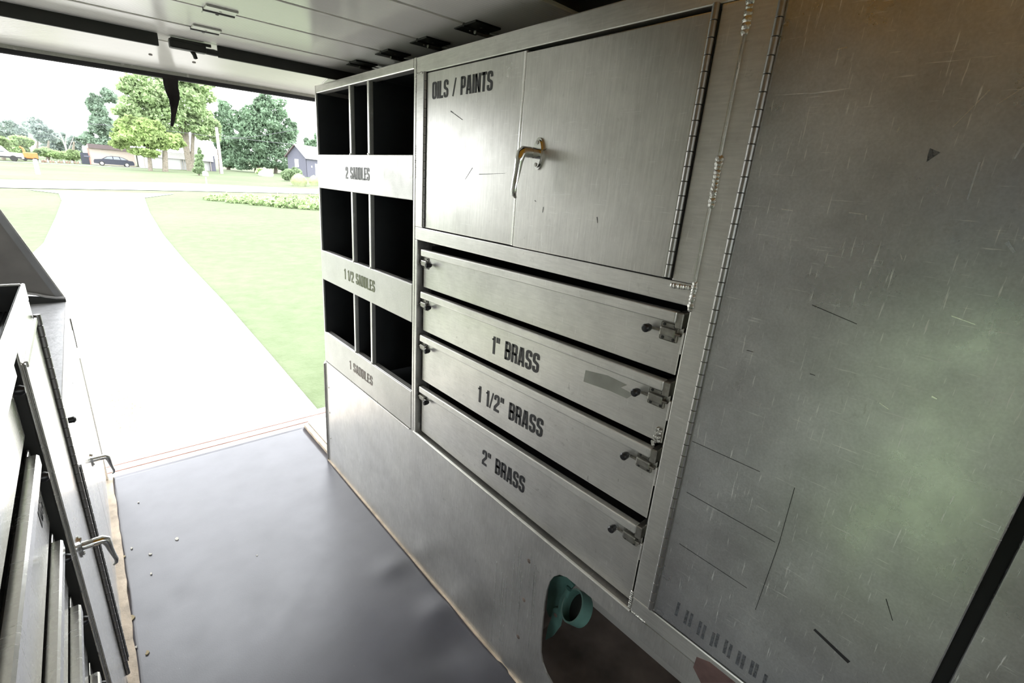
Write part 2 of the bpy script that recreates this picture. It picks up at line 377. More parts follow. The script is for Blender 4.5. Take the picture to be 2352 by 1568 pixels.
dr1 = struct(MB().box(-0.65, -0.644, -0.13, 0.24, 0.03, 1.25).obj('door_1', gm_))
gm3 = gm_.copy(); gm3.name = 'sky_dimming_glass'
for n_ in gm3.node_tree.nodes:
    if n_.type == 'BSDF_TRANSPARENT': n_.inputs['Color'].default_value = (0.15, 0.16, 0.17, 1)
MB().box(-0.65, -0.644, -0.13, 0.24, 1.25, 1.77).obj('sky_dimming_pane', gm3, dr1)  # added dark pane, dims the sky light through the side door
m_ = MB()
for a_ in ((-0.16, -0.13, 0.0, 1.8), (0.24, 0.27, 0.0, 1.8), (-0.13, 0.24, 1.77, 1.8), (-0.13, 0.24, 0.0, 0.03)): m_.box(-0.655, -0.635, *a_)
m_.obj('door_frame', BLKSTEEL, dr1)
wf = MB(); wf.box(-0.66, 1.31, -1.64, -1.6, -0.05, 0.95); wf.box(-0.66, 1.31, -1.64, -1.6, 1.85, 2.15); wf.box(-0.66, -0.5, -1.64, -1.6, 0.95, 1.85); wf.box(1.15, 1.31, -1.64, -1.6, 0.95, 1.85)
struct(wf.obj('wall_front', WALLM))
gm2 = gm_.copy(); gm2.name = 'fill_windscreen_glass'
for n_ in gm2.node_tree.nodes:
    if n_.type == 'BSDF_TRANSPARENT': n_.inputs['Color'].default_value = (0.8, 0.82, 0.82, 1)
struct(MB().box(-0.5, 1.15, -1.625, -1.619, 0.95, 1.85).obj('fill_windscreen', gm2))  # unseen windscreen, added to bring fill light into the interior
struct(box('ceiling', -0.66, 1.31, 0.93, 2.95, 2.14, 2.17, WALLM))
ra = MB(); ra.box(-0.66, 1.31, -1.62, 0.95, 2.14, 2.146); struct(ra.obj('ceiling_front', ROOFM))
tr = MB()
tr.box(-0.64, -0.58, 2.88, 2.95, 0.0, 2.13); tr.box(1.23, 1.29, 2.88, 2.95, 0.0, 2.13); tr.box(-0.64, 1.29, 2.88, 2.95, 2.02, 2.13)
struct(tr.obj('trim_1', A_DIRTY))
rb = MB().box(-0.62, 1.27, 0.78, 0.97, 1.985, 2.14); struct(rb.obj('trim_2', BLKSTEEL))
# sill at the rear opening
sl = struct(MB().box(-0.62, 1.27, 2.785, 2.99, -0.06, 0.0, 0.004).obj('trim_3', SILLM))
o = struct(box('trim_4', -0.62, 1.27, 2.838, 2.858, -0.004, 0.0035, REDM, None, 0.001))
o = struct(box('trim_5', -0.62, 1.27, 2.905, 2.93, -0.004, 0.003, REDM, None, 0.001))
# wood strips left bare beside the mat
def wavy(x0, x1, y0, y1, z1, seed, amp=0.0025, n=40):
    random.seed(seed); m = MB(); xs = []
    for i in range(n+1):
        t = i/n; xs.append((y0+(y1-y0)*t, random.uniform(-amp, amp)))
    for (ya, a), (yb, b) in zip(xs[:-1], xs[1:]):
        m.poly([(x0, ya, -0.006), (x1+a, ya, -0.006), (x1+b, yb, -0.006), (x0, yb, -0.006)], (0, 0, z1+0.006))
    bmesh.ops.remove_doubles(m.bm, verts=m.bm.verts[:], dist=1e-5); return m
struct(wavy(XL-0.005, XL+0.022, 0.4, 2.8, 0.006, 3).obj('trim_6', TAN))
struct(wavy(XR-0.008, XR+0.004, 0.3, 2.34, 0.005, 4, 0.0).obj('trim_7', TAN))
kb = MB(); kb.box(0.845, 0.872, 2.34, 2.79, -0.006, 0.022, 0.004); struct(kb.obj('trim_8', TAN))
struct(box('trim_9', 0.872, 1.27, 2.345, 2.79, -0.006, 0.03, A_SHEET, None, 0.003))

# floor mat with the buckles the photo shows along the cabinet foot
def floor_mat():
    bm = bmesh.new(); nx, ny = 60, 150
    x0, x1, y0, y1 = XL+0.018, XR-0.005, -1.5, 2.788
    bumps = [(0.74, 1.42, 0.07, 0.05, 0.007), (0.77, 1.12, 0.07, 0.06, 0.009), (0.72, 0.98, 0.09, 0.06, -0.005), (0.77, 0.80, 0.08, 0.09, 0.009), (0.5, 0.9, 0.14, 0.12, 0.003), (0.05, 1.75, 0.04, 0.05, -0.003), (0.3, 2.0, 0.2, 0.3, 0.004)]
    g = []
    for j in range(ny+1):
        row = []
        for i in range(nx+1):
            x = x0+(x1-x0)*i/nx; y = y0+(y1-y0)*j/ny; z = 0.0
            if i == nx: x += 0.004*math.sin(y*9)
            if i == 0: x += 0.005*math.sin(y*7.3)+0.003*math.sin(y*21)
            for bx_, by_, sx, sy, h in bumps: z += h*math.exp(-((x-bx_)/sx)**2-((y-by_)/sy)**2)
            if y > 2.34 and i == nx: x += 0.02
            row.append(bm.verts.new((x, y, z)))
        g.append(row)
    for j in range(ny):
        for i in range(nx): bm.faces.new((g[j][i], g[j][i+1], g[j+1][i+1], g[j+1][i]))
    r = bmesh.ops.extrude_face_region(bm, geom=bm.faces[:])
    for e in r['geom']:
        if isinstance(e, bmesh.types.BMVert): e.co.z = -0.006
    bmesh.ops.recalc_face_normals(bm, faces=bm.faces[:])
    me = bpy.data.meshes.new('floor_mat'); bm.to_mesh(me); bm.free()
    for p in me.polygons: p.use_smooth = abs(p.normal.z) > 0.5
    return tag(link('floor_mat', me, MATM), 'grey rubber floor mat covering the truck aisle', 'mat')
floor_mat()

# ================================================================== RIGHT SIDE: pigeonhole shelf
def edge_y(z): return 2.266+(1.9-z)*0.036
sh = thing('pigeonhole_shelf', 'open aluminium pigeonhole shelf with SADDLES labels and black compartments', 'shelf', (1.0, 1.85, 0.61))
XB = 1.24
def lean(v):
    return Vector((v.x, v.y+(edge_y(v.z)-2.266)*max(0, (v.y-1.43)/0.836), v.z))
box('side_panel', XR, XB, 2.254, 2.266, 0.6128, 1.898, A_FRAME, sh, 0.0015, 1, lean)
box('side_panel', XR, XB, 1.418, 1.431, 0.613, 1.898, A_FRAME, sh, 0.0015)
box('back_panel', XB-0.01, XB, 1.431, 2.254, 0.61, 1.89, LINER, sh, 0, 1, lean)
box('top_rail', XR, XR+0.035, 1.431, 2.256, 1.868, 1.898, A_FRAME, sh, 0.006, 3, lean)
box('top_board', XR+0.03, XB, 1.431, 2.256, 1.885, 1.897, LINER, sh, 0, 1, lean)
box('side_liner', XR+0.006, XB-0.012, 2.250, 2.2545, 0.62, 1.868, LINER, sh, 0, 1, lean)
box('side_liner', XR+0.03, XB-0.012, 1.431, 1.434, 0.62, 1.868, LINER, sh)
rows = [(1.479, 1.621, '2 SADDLES', 1.968, 1.75, 1.529, 0.046, INK_GREY), (1.052, 1.193, '1 1/2 SADDLES', 2.021, 1.723, 1.102, 0.047, INK_OLIVE), (0.616, 0.778, '1 SADDLES', 2.001, 1.761, 0.676, 0.044, INK_BROWN)]
for zb, zt, tx, ya, yb, zl, hl, mt in rows:
    st = box('label_strip', XR-0.001, XR+0.006, 1.4315, 2.262, zb, zt, A_STRIP, sh, 0.0018, 1, lean)
    lettering('lettering', tx, ya, yb, zl, hl, XR-0.0016, mt, st)
    box('shelf_lip', XR+0.006, XR+0.03, 1.434, 2.25, zt-0.006, zt-0.0005, A_FRAME, sh, 0.001, 1, lean)
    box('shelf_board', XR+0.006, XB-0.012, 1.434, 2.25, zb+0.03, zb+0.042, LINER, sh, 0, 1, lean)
for (z0, z1) in ((1.621, 1.868), (1.193, 1.479), (0.778, 1.052)):
    for yc in (1.915, 1.756):
        dv = box('divider', XR+0.002, XR+0.02, yc-0.007, yc+0.007, z0-0.002, z1+0.002, A_FRAME, sh, 0.002, 2, lean)
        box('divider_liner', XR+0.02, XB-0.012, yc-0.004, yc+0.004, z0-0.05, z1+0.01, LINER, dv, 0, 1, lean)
        m = MB()
        for q in range(3): m.ball((XR+0.001, yc+random.uniform(-0.006, 0.006), z0-0.001+0.002*q), 0.0045, (0.6, 1.2, 0.8), 6)
        m.xf(lean).obj('weld_spot', WELD, dv, True)

# ------------------------------------------------------------------ kick panel with the rounded cutout
kp = thing('kick_panel', 'scratched aluminium kick panel under shelf and drawers with rounded cutout', 'panel', (XR, 1.0, 0.0))
def holed_panel():
    bm = bmesh.new()
    outer = [(2.335, 0.004), (2.312, 0.613), (1.42, 0.613), (0.41, 0.600), (-0.9, 0.600), (-0.9, 0.004)]
    hole = [(0.60, 0.547), (0.625, 0.536), (0.645, 0.513), (0.657, 0.485), (0.663, 0.45), (0.666, 0.40), (0.664, 0.33), (0.661, 0.26), (0.656, 0.21), (0.645, 0.18), (0.625, 0.158), (0.596, 0.142), (0.55, 0.128), (0.4, 0.105), (0.1, 0.09), (-0.15, 0.09), (-0.2, 0.12), (-0.22, 0.2), (-0.22, 0.45), (-0.2, 0.52), (-0.15, 0.542), (0.24, 0.544), (0.5, 0.548)]
    es = []
    for loop in (outer, hole):
        vs = [bm.verts.new((XR, y, z)) for y, z in loop]
        es += [bm.edges.new((vs[i], vs[(i+1) % len(vs)])) for i in range(len(vs))]
    bmesh.ops.triangle_fill(bm, use_beauty=True, use_dissolve=False, edges=es)
    r = bmesh.ops.extrude_face_region(bm, geom=bm.faces[:])
    for e in r['geom']:
        if isinstance(e, bmesh.types.BMVert): e.co.x += 0.005
    bmesh.ops.recalc_face_normals(bm, faces=bm.faces[:])
    me = bpy.data.meshes.new('panel'); bm.to_mesh(me); bm.free(); return link('panel', me, A_SHEET, kp)
holed_panel()
MB().tube([(XR+0.003, 1.418, 0.6135), (XR+0.003, 0.405, 0.6005)], 0.005, 8).obj('rolled_edge', A_FRAME, kp, True)
MB().tube([(XR-0.004, 2.318, 0.598), (XR-0.004, 2.341, 0.0)], 0.0055, 8).obj('corner_trim', A_DIRTY, kp, True)
box('corner_strip', XR-0.003, XR+0.03, 2.326, 2.346, 0.0, 0.605, A_FRAME, kp, 0.002, 1, lambda v: Vector((v.x, v.y-v.z*0.036, v.z)))
MB().box(XR-0.006, XR+0.0, 1.44, 2.31, 0.612, 0.615, 0.001).obj('seam', A_DIRTY, kp)
for yy, zz in ((2.285, 0.47), (2.29, 0.32), (2.296, 0.16), (1.99, 0.618), (1.72, 0.618)):
    MB().lathe((XR+0.001, yy, zz), (-1, 0, 0), [(0, 0.006), (0.002, 0.0055), (0.0035, 0.002)], 8).obj('screw', STEEL, kp)
for u, v in ((1215, 1288), (1203, 1377), (1190, 1462)):
    p = onx(u, v, XR)
    MB().lathe((XR+0.001, p.y, p.z), (-1, 0, 0), [(0, 0.008), (0.0015, 0.0075), (0.003, 0.003)], 9).obj('rusty_rivet', RUST, kp)
random.seed(5)
for k in range(13):
    u = random.uniform(1138, 1232); v0 = random.uniform(1255, 1330); ln = random.uniform(60, 190)
    a, b = onx(u, v0, XR-0.0006), onx(u-ln*0.07, v0+ln, XR-0.0006)
    MB().poly([(a.x, a.y+0.0012, a.z), (a.x, a.y-0.0012, a.z), (b.x, b.y-0.0006, b.z), (b.x, b.y+0.0006, b.z)], (0.0005, 0, 0)).obj('scratch', A_LEFT, kp)

# ------------------------------------------------------------------ drawer cabinet with two small doors
dc = thing('drawer_cabinet', 'aluminium cabinet with OILS / PAINTS doors above four BRASS drawers', 'cabinet', (1.0, 0.9, 0.61))
def fr(name, y0, y1, z0, z1, x0=XR, x1=XR+0.03, mat=None, bev=0.0025, fn=None): return box(name, x0, x1, y0, y1, z0, z1, mat or A_FRAME, dc, bev, 2, fn)
fr('top_rail', 0.4055, 1.4165, 1.852, 1.897); fr('stile', 1.371, 1.4165, 1.3955, 1.8515); fr('stile', 0.4075, 0.453, 1.3955, 1.8515)
fr('mid_rail', 0.4075, 1.4165, 1.353, 1.395)
fr('post', 1.402, 1.4165, 0.612, 1.3525, XR, XR+0.05)
box('body_side', XR+0.03, XB, 1.404, 1.4165, 0.61, 1.89, A_DIRTY, dc); box('body_side', XR+0.03, XB, 0.408, 0.42, 0.61, 1.89, A_DIRTY, dc)
box('body_back', XB-0.01, XB, 0.42, 1.404, 0.61, 1.89, DARKGAP, dc); box('body_top', XR+0.02, XB, 0.42, 1.404, 1.88, 1.892, A_DIRTY, dc)
box('body_floor', XR+0.004, XB, 0.408, 1.404, 0.6, 0.608, A_DIRTY, dc, 0, 1, lambda v: Vector((v.x, v.y, v.z+0.0135*(v.y-0.9)-0.001)))
box('slide_rail', XR+0.06, XB-0.02, 1.398, 1.4035, 0.64, 1.33, DARKGAP, dc)
def weld(y0, z0, y1, z1, n, r, parent, x=XR):
    m = MB()
    for i in range(n):
        t = (i+0.5)/n; m.ball((x-0.0005, y0+(y1-y0)*t, z0+(z1-z0)*t), r*random.uniform(0.85, 1.15), (0.45, 1.0, 1.0), 8)
    return m.obj('weld_bead', WELD, parent, True)
weld(0.406, 1.618, 0.404, 1.535, 12, 0.007, dc); weld(0.405, 1.40, 0.405, 1.345, 9, 0.006, dc); weld(0.452, 1.385, 0.412, 1.388, 8, 0.005, dc)
weld(0.407, 1.86, 0.406, 1.80, 7, 0.007, dc); weld(1.4175, 1.89, 1.4175, 1.80, 16, 0.0035, dc); weld(1.4175, 1.65, 1.4175, 1.55, 14, 0.003, dc); weld(1.412, 1.852, 1.378, 1.853, 6, 0.0035, dc)
weld(0.408, 0.66, 0.408, 0.608, 9, 0.004, dc); 
MB().tube([(XR-0.001, 0.4055, 1.80), (XR-0.001, 0.4055, 1.62)], 0.0028, 6).obj('joint_seam', A_LEFT, dc, True)
MB().tube([(XR-0.001, 0.4055, 1.535), (XR-0.001, 0.4055, 1.40)], 0.0028, 6).obj('joint_seam', A_LEFT, dc, True)

KN = MB().lathe((0, 0, 0), (0, 0, 1), [(0, 0.0054), (0.0005, 0.006), (0.0238, 0.006), (0.0243, 0.0054)], 12).mesh(True, 'hinge_knuckle')
KN.materials.append(HINGE)
def piano_hinge(parent, x, y, z0, z1):
    z = z0
    while z < z1-0.01:
        link('hinge_knuckle', KN, None, parent, (x, y, z)); z += 0.0252
    MB().tube([(x, y, z0), (x, y, z1)], 0.004, 8).obj('hinge_pin', BLKSTEEL, parent, True)
def lever_handle(parent, x, y, z, sgn, k=1.0):
    """locking lever: oval rose with two screws, round shaft, lever hanging down with a turned-in tip"""
    def P(n, a, h): return (x+sgn*n*k, y+a*k, z+h*k)
    m = MB()
    for n0, n1, sc in ((0, 0.004, 1.0), (0.004, 0.008, 0.86)):
        pts = [P(n0, 0.0165*sc*math.cos(t), 0.036*sc*math.sin(t)) for t in [2*math.pi*q/24 for q in range(24)]]
        m.poly(pts, (sgn*(n1-n0)*k, 0, 0))
    m.obj('handle_rose', CHROME, parent)
    for s in (-1, 1):
        MB().lathe(P(0.0075, 0, 0.0245*s), (sgn*k, 0, 0), [(0, 0.0045*k), (0.002, 0.0045*k), (0.0022, 0.002*k)], 8).obj('handle_screw', STEEL, parent)
    m = MB()
    m.lathe(P(0.006, 0, 0), (sgn*k, 0, 0), [(0, 0.0125*k), (0.024, 0.0125*k), (0.0245, 0.0115*k), (0.0255, 0.0115*k), (0.026, 0.0125*k), (0.04, 0.012*k)], 16)
    m.obj('handle_shaft', CHROME, parent, True)
    path = [P(0.036, 0, 0), P(0.05, 0, 0.0), P(0.0585, 0, -0.006), P(0.0615, 0.001, -0.022), P(0.064, 0.002, -0.045), P(0.068, 0.003, -0.068), P(0.071, 0.003, -0.085), P(0.069, 0.003, -0.096), P(0.062, 0.003, -0.102)]
    rad = [(0.012, 0.012), (0.0125, 0.0125), (0.0125, 0.012), (0.0105, 0.0095), (0.009, 0.0075), (0.0085, 0.006), (0.0085, 0.0055), (0.0075, 0.005), (0.004, 0.003)]
    MB().tube(path, [(a*k, b*k) for a, b in rad], 12, flat=(sgn, 0, 0.02)).obj('handle_lever', CHROME, parent, True)

ld = box('door', XR+0.001, XR+0.012, 0.916, 1.3545, 1.3985, 1.849, A_DOOR, dc, 0.002, 2)
ld['label'] = 'left cabinet door lettered OILS / PAINTS'
piano_hinge(ld, XR-0.001, 1.3625, 1.40, 1.848)
box('hinge_leaf', XR+0.001, XR+0.004, 1.3545, 1.3705, 1.398, 1.849, BLKSTEEL, ld)
lettering('lettering', 'OILS / PAINTS', 1.325, 1.041, 1.7755, 0.0455, XR+0.0006, INKM, ld)
box('meeting_strip', XR-0.002, XR+0.004, 0.9165, 0.925, 1.3985, 1.848, A_LEFT, ld, 0.002, 2)
rd = box('door', XR-0.003, XR+0.009, 0.468, 0.915, 1.3975, 1.843, A_DOOR, dc, 0.002, 2)
rd['label'] = 'right cabinet door with chrome lever handle'
piano_hinge(rd, XR-0.005, 0.4605, 1.40, 1.846)
box('hinge_leaf', XR-0.001, XR+0.004, 0.4535, 0.468, 1.398, 1.845, BLKSTEEL, rd)
lever_handle(rd, XR-0.003, 0.846, 1.623, -1)
# scribed lines and wear marks on the doors
for (u0, v0, u1, v1, wd) in ((1035, 255, 1062, 275, 1.6), (1085, 385, 1068, 412, 0.8), (1250, 345, 1256, 341, 1), (1248, 475, 1246, 488, 1.2), (1371, 498, 1372, 512, 1), (1100, 400, 1160, 398, 0.8), (1228, 460, 1231, 463, 1.4)):
    X = XR+0.0004 if u0 < 1200 else XR-0.0036
    a, b = onx(u0, v0, X), onx(u1, v1, X); d = (b-a).normalized(); n = Vector((0, -d.z, d.y))*0.001*wd
    MB().poly([a+n, a-n, b-n*0.4, b+n*0.4], (0.0004, 0, 0)).obj('scuff_mark', INK_GHOST, ld if u0 < 1200 else rd)

def latch(dr, yc, zc, s, x):
    """slide bolt: plate with raised barrel and four holes, bolt with black knob; s=+1 knob towards -y ... sign of the knob side"""
    m = MB(); m.box(x-0.0025, x, yc-0.02, yc+0.02, zc-0.019, zc+0.019, 0.002)
    m.box(x-0.011, x-0.002, yc-0.018, yc+0.018, zc-0.0095, zc+0.0095, 0.004, 2); m.obj('latch_plate', STEEL, dr)
    for a in (-0.012, 0.012):
        for b in (-0.014, 0.014):
            MB().lathe((x-0.002, yc+a, zc+b), (-1, 0, 0), [(0, 0.0034), (0.0014, 0.0034), (0.0016, 0.0015)], 7).obj('latch_screw', BLKSTEEL, dr)
    MB().tube([(x-0.006, yc-s*0.028, zc), (x-0.006, yc+s*0.034, zc), (x-0.014, yc+s*0.04, zc)], [(0.0045, 0.003)]*3, 8).obj('latch_bolt', STEEL, dr)
    MB().lathe((x-0.006, yc+s*0.042, zc), (-1, 0, 0), [(0, 0.006), (0.006, 0.0085), (0.018, 0.009), (0.021, 0.006), (0.0215, 0.001)], 12).obj('latch_knob', BLACK, dr, True)
TILT = 0.0125
drawers = [(1.331, 1.198, None, 0, 0, 0), (1.185, 1.040, '1" BRASS', 0.998, 0.798, 1.069), (1.027, 0.846, '1 1/2" BRASS', 1.051, 0.76, 0.889), (0.826, 0.634, '2" BRASS', 1.01, 0.808, 0.680)]
for i, (zt, zb, tx, ya, yb, zl) in enumerate(drawers):
    def tl(v): return Vector((v.x, v.y, v.z-TILT*(v.y-0.9)))
    XF = XR+0.018
    def tb(v):                                        # the lowest drawer follows the sill below it
        return tl(v) if i < 3 or v.z > zb+0.05 else Vector((v.x, v.y, v.z-0.016+0.0135*(v.y-0.9)))
    d = box('drawer', XF, XF+0.004, 0.418, 1.386, zb, zt-0.005, A_DRAW, dc, 0.001, 1, tb)
    d['label'] = ['unlettered top drawer', 'drawer lettered 1" BRASS', 'drawer lettered 1 1/2" BRASS', 'bottom drawer lettered 2" BRASS'][i]
    box('drawer_lip', XR, XF+0.001, 0.430, 1.378, zt-0.0235, zt, A_FRAME, d, 0.004, 3, tl)
    box('lip_return', XR+0.004, XF+0.03, 0.417, 0.432, zt-0.034, zt-0.001, STEEL, d, 0.002, 1, tl)
    box('drawer_tray', XF+0.004, XB-0.03, 0.425, 1.38, zb+0.004, zb+0.01, A_DIRTY, d, 0, 1, tl)
    box('drawer_side', XF+0.004, XB-0.03, 0.425, 0.429, zb+0.005, zt-0.03, DARKGAP, d, 0, 1, tl); box('drawer_side', XF+0.004, XB-0.03, 1.376, 1.380, zb+0.005, zt-0.03, DARKGAP, d, 0, 1, tl)
    zc = zt-0.0475
    latch(d, 0.447, zc-TILT*(0.447-0.9), 1, XF); latch(d, 1.372, zc-TILT*(1.372-0.9), -1, XF)
    box('strike_plate', XR+0.001, XR+0.016, 0.4065, 0.4105, zc-0.028, zc+0.016, A_FRAME, dc, 0.001)
    box('strike_plate', XR+0.004, XR+0.007, 1.398, 1.4025, zc-0.012, zc+0.02, CHROME, dc, 0.001)
    if tx: lettering('lettering', tx, ya, yb, zl-TILT*(ya-0.9)*0, 0.0545 if i < 3 else 0.054, XF-0.0005, INKM, d, shear=-0.02)
    if i == 1:     # tape residue
        pts = [onx(u, v, XF-0.0004) for u, v in ((1345, 850), (1395, 862), (1440, 884), (1425, 890), (1455, 905), (1440, 915), (1400, 897), (1340, 876))]
        MB().poly(pts, (0.0004, 0, 0)).obj('tape_residue', plain('tape_residue', (0.3, 0.305, 0.27), 0.5, 0.4, 0.15, 20), d)
        m = MB(); p0 = onx(1516, 985, XF-0.004); p1 = onx(1504, 1022, XF-0.004); random.seed(2)
        for q in range(16):
            t = q/15; c = p0.lerp(p1, t); m.ball(c+Vector((random.uniform(-.003, .003), random.uniform(-.007, .007), random.uniform(-.003, .003))), 0.0045, (0.8, 1, 1), 6)
        m.obj('weld_bead', WELD, d, True)

# ------------------------------------------------------------------ tall locker
lk = thing('tall_locker', 'tall worn aluminium locker with one large hinged door', 'locker', (1.0, 0.1, 0.6))
box('post', XR, XR+0.03, 0.3605, 0.4045, 0.647, 1.9, A_FRAME, lk, 0.002, 2)
weld(0.40, 0.604, 0.36, 0.603, 7, 0.0035, lk)
box('bottom_rail', XR, XR+0.03, -0.9, 0.404, 0.6005, 0.6465, A_FRAME, lk, 0.004, 3)
box('top_rail', XR, XR+0.03, -0.9, 0.36, 1.872, 1.9, A_FRAME, lk, 0.002)
bd = box('door', XR-0.002, XR+0.01, -0.076, 0.349, 0.654, 1.868, A_LOCK, lk, 0.002, 2)
piano_hinge(bd, XR-0.004, 0.3555, 0.655, 1.868)
box('hinge_leaf', XR, XR+0.004, 0.346, 0.3605, 0.652, 1.868, A_FRAME, bd)
box('body', XR+0.03, XB, -0.9, 0.40, 0.6, 1.88, DARKGAP, lk)
box('side_panel', XR-0.001, XR+0.012, -0.9, -0.092, 0.652, 1.87, A_LOCK, lk, 0.002, 2)
MB().tube([(XR+0.001, 0.345, 0.6465), (XR+0.001, -0.07, 0.6465)], 0.003, 6).obj('rail_ridge', A_FRAME, lk, True)
def stroke(name, u0, v0, u1, v1, w0, w1, mat, parent, X):
    a, b = onx(u0, v0, X), onx(u1, v1, X); d = (b-a).normalized(); n = Vector((0, -d.z, d.y))
    return MB().poly([a+n*w0, a-n*w0, b-n*w1, b+n*w1], (0.0004, 0, 0)).obj(name, mat, parent)
XD = XR-0.0025
stroke('marker_stroke', 1870, 1445, 1950, 1521, 0.0024, 0.0032, INKM, bd, XD)
for q in ((1590, 1013, 1745, 1083), (1577, 1130, 1780, 1245), (1560, 1248, 1715, 1350), (1865, 700, 1968, 744), (1825, 1120, 1790, 1245), (1790, 1245, 1735, 1400), (2035, 1375, 2050, 1425), (1715, 804, 1730, 808), (1860, 858, 1872, 862)):
    stroke('pencil_line', *q, 0.0005, 0.0004, INKM, bd, XD)
MB().poly([onx(u, v, XD) for u, v in ((2136, 340), (2160, 350), (2128, 372), (2131, 355))], (0.0004, 0, 0)).obj('scuff_mark', INK_GHOST, bd)
for q in ((2275, 205, 2188, 292, 1.2), (2250, 372, 2222, 458, 1.6), (2352, 328, 2330, 365, 2.0), (2312, 555, 2330, 580, 3.4), (1945, 108, 1922, 114, 1.5), (2066, 292, 2060, 305, 1.2), (2185, 725, 2240, 745, 1.2), (2020, 925, 2042, 940, 1.2), (1795, 480, 1822, 484, 1.2), (1950, 488, 1985, 492, 1.2), (1990, 494, 1989, 506, 1.4), (2072, 595, 2068, 582, 1.2), (2352, 200, 2290, 240, 0.8), (2140, 910, 2152, 916, 2.0)):
    stroke('bright_scratch', *q[:4], 0.0006*q[4], 0.0004*q[4], A_LEFT, bd, XD)
random.seed(11)
for r_ in range(2):                                   # faint rows of dark strokes near the foot of the door
    for k in range(7):
        u0 = 1560+k*30+r_*10; v0 = 1392+k*24+r_*0+random.uniform(-5, 5)
        if r_ == 1: v0 += 18; u0 += 10
        stroke('faint_stroke', u0, v0-8, u0-8, v0+22, 0.003, 0.003, INK_GHOST, bd, XD)
for u0, v0, u1, v1 in ((1600, 1532, 1690, 1566), (1565, 1520, 1590, 1550)):
    pass
MB().poly([onx(u, v, XR-0.0004) for u, v in ((1600, 1508), (1630, 1520), (1690, 1568), (1610, 1568), (1592, 1532))], (0.0004, 0, 0)).obj('red_smear', REDSTAIN, lk)

# ------------------------------------------------------------------ teal machine seen in the cutout
tm = thing('teal_machine', 'teal painted steel machine part showing through the rounded cutout', 'machine', (0.97, 0.6, 0.0))
c0 = onx(1322, 1394, 0.93)
ax = Vector(CW.T @ np.array([-0.78, -0.54, -0.3])).normalized()
def ring(c, ax, r0, r1, ln, seg=28):
    m = MB(); a = ax.orthogonal().normalized(); b = ax.cross(a)
    R = []
    for k in range(seg):
        t = 2*math.pi*k/seg; d = a*math.cos(t)+b*math.sin(t)
        R.append([m.bm.verts.new(c+d*r1), m.bm.verts.new(c+d*r1+ax*ln), m.bm.verts.new(c+d*r0+ax*ln), m.bm.verts.new(c+d*r0)])
    for k in range(seg):
        p, q = R[k], R[(k+1) % seg]
        for i in range(4): m.bm.faces.new((p[i], p[(i+1) % 4], q[(i+1) % 4], q[i]))
    return m
ring(c0-ax*0.025, ax, 0.044, 0.049, 0.04).obj('drum_ring', TEAL, tm, True)
MB().lathe(c0-ax*0.026, ax, [(0, 0.0445), (0.012, 0.0445)], 24).obj('drum_face', BLKSTEEL, tm)
pl = [onx(u, v, 0.955) for u, v in ((1255, 1400), (1262, 1325), (1300, 1322), (1318, 1345), (1296, 1372), (1284, 1402), (1262, 1418))]
MB().poly(pl, (0.012, 0, 0)).obj('cover_plate', TEAL, tm)
MB().tube([onx(1306, 1352, 0.945), onx(1290, 1385, 0.94), onx(1285, 1420, 0.945)], [(0.01, 0.006), (0.012, 0.006), (0.009, 0.006)], 10).obj('bracket_arm', TEAL, tm, True)
lg = [onx(u, v, 0.94) for u, v in ((1270, 1398), (1283, 1396), (1290, 1412), (1284, 1440), (1268, 1462), (1252, 1470), (1258, 1440), (1266, 1420))]
MB().poly(lg, (0.01, 0, 0)).obj('lug', TEAL, tm)
q = onx(1276, 1412, 0.939); MB().lathe(q, (-1, 0, 0), [(0, 0.007), (0.0015, 0.007), (0.002, 0.003)], 10).obj('bolt_hole', RUST, tm)
box('foot', 0.98, 1.08, 0.82, 0.92, -0.006, 0.5, RUST, tm, 0.005)
box('mount', 0.955, 1.06, 0.63, 0.84, 0.4, 0.5, TEAL, tm, 0.004)

# ================================================================== LEFT SIDE
XC = -0.6
lc = thing('side_drawer_cabinet', 'aluminium cabinet by the side door with drawers and a tray top', 'cabinet', (-0.35, 0.9, 0.0))
XB2 = -0.6
def lb(name, x0, x1, y0, y1, z0, z1, mat, p=None, bev=0.0015, fn=None): return box(name, x0, x1, y0, y1, z0, z1, mat, p or lc, bev, 1, fn)
lb('rim', XL-0.006, XL, 0.36, 1.41, 1.235, 1.272, A_LEFT); lb('rim', XB2, XL-0.006, 1.404, 1.411, 1.10, 1.272, A_LEFT); lb('rim', XB2, XL-0.006, 0.36, 0.366, 1.10, 1.272, A_LEFT)
lb('rim', XB2, XB2+0.006, 0.366, 1.404, 1.22, 1.272, A_LEFT)
lb('rim_liner', XB2+0.007, XL-0.0065, 1.400, 1.4035, 1.215, 1.269, LINER); lb('rim_liner', XL-0.009, XL-0.0065, 0.37, 1.40, 1.215, 1.269, LINER)
rm = MB(); rm.box(XB2+0.007, XL-0.01, 0.367, 1.40, 1.205, 1.214)
k = XL-0.014
while k > XB2+0.02: rm.box(k-0.003, k, 0.368, 1.399, 1.213, 1.2165); k -= 0.0062
rm.obj('ribbed_mat', RIBBED, lc)
lb('fascia', XL-0.005, XL-0.0006, 1.068, 1.41, 0.03, 1.233, A_LEFT)
lb('fascia', XL-0.005, XL-0.0006, 0.36, 1.068, 1.222, 1.2335, A_LEFT); lb('fascia', XL-0.005, XL, 0.36, 0.40, 0.03, 1.222, A_LEFT)
lb('post_return', XL-0.03, XL-0.004, 1.064, 1.070, 0.03, 1.222, BLKSTEEL)  # black stands in for the recess shade on the post's inner side
lb('toe_panel', XL-0.005, XL, 0.40, 1.068, 0.0, 0.2, A_LEFT)
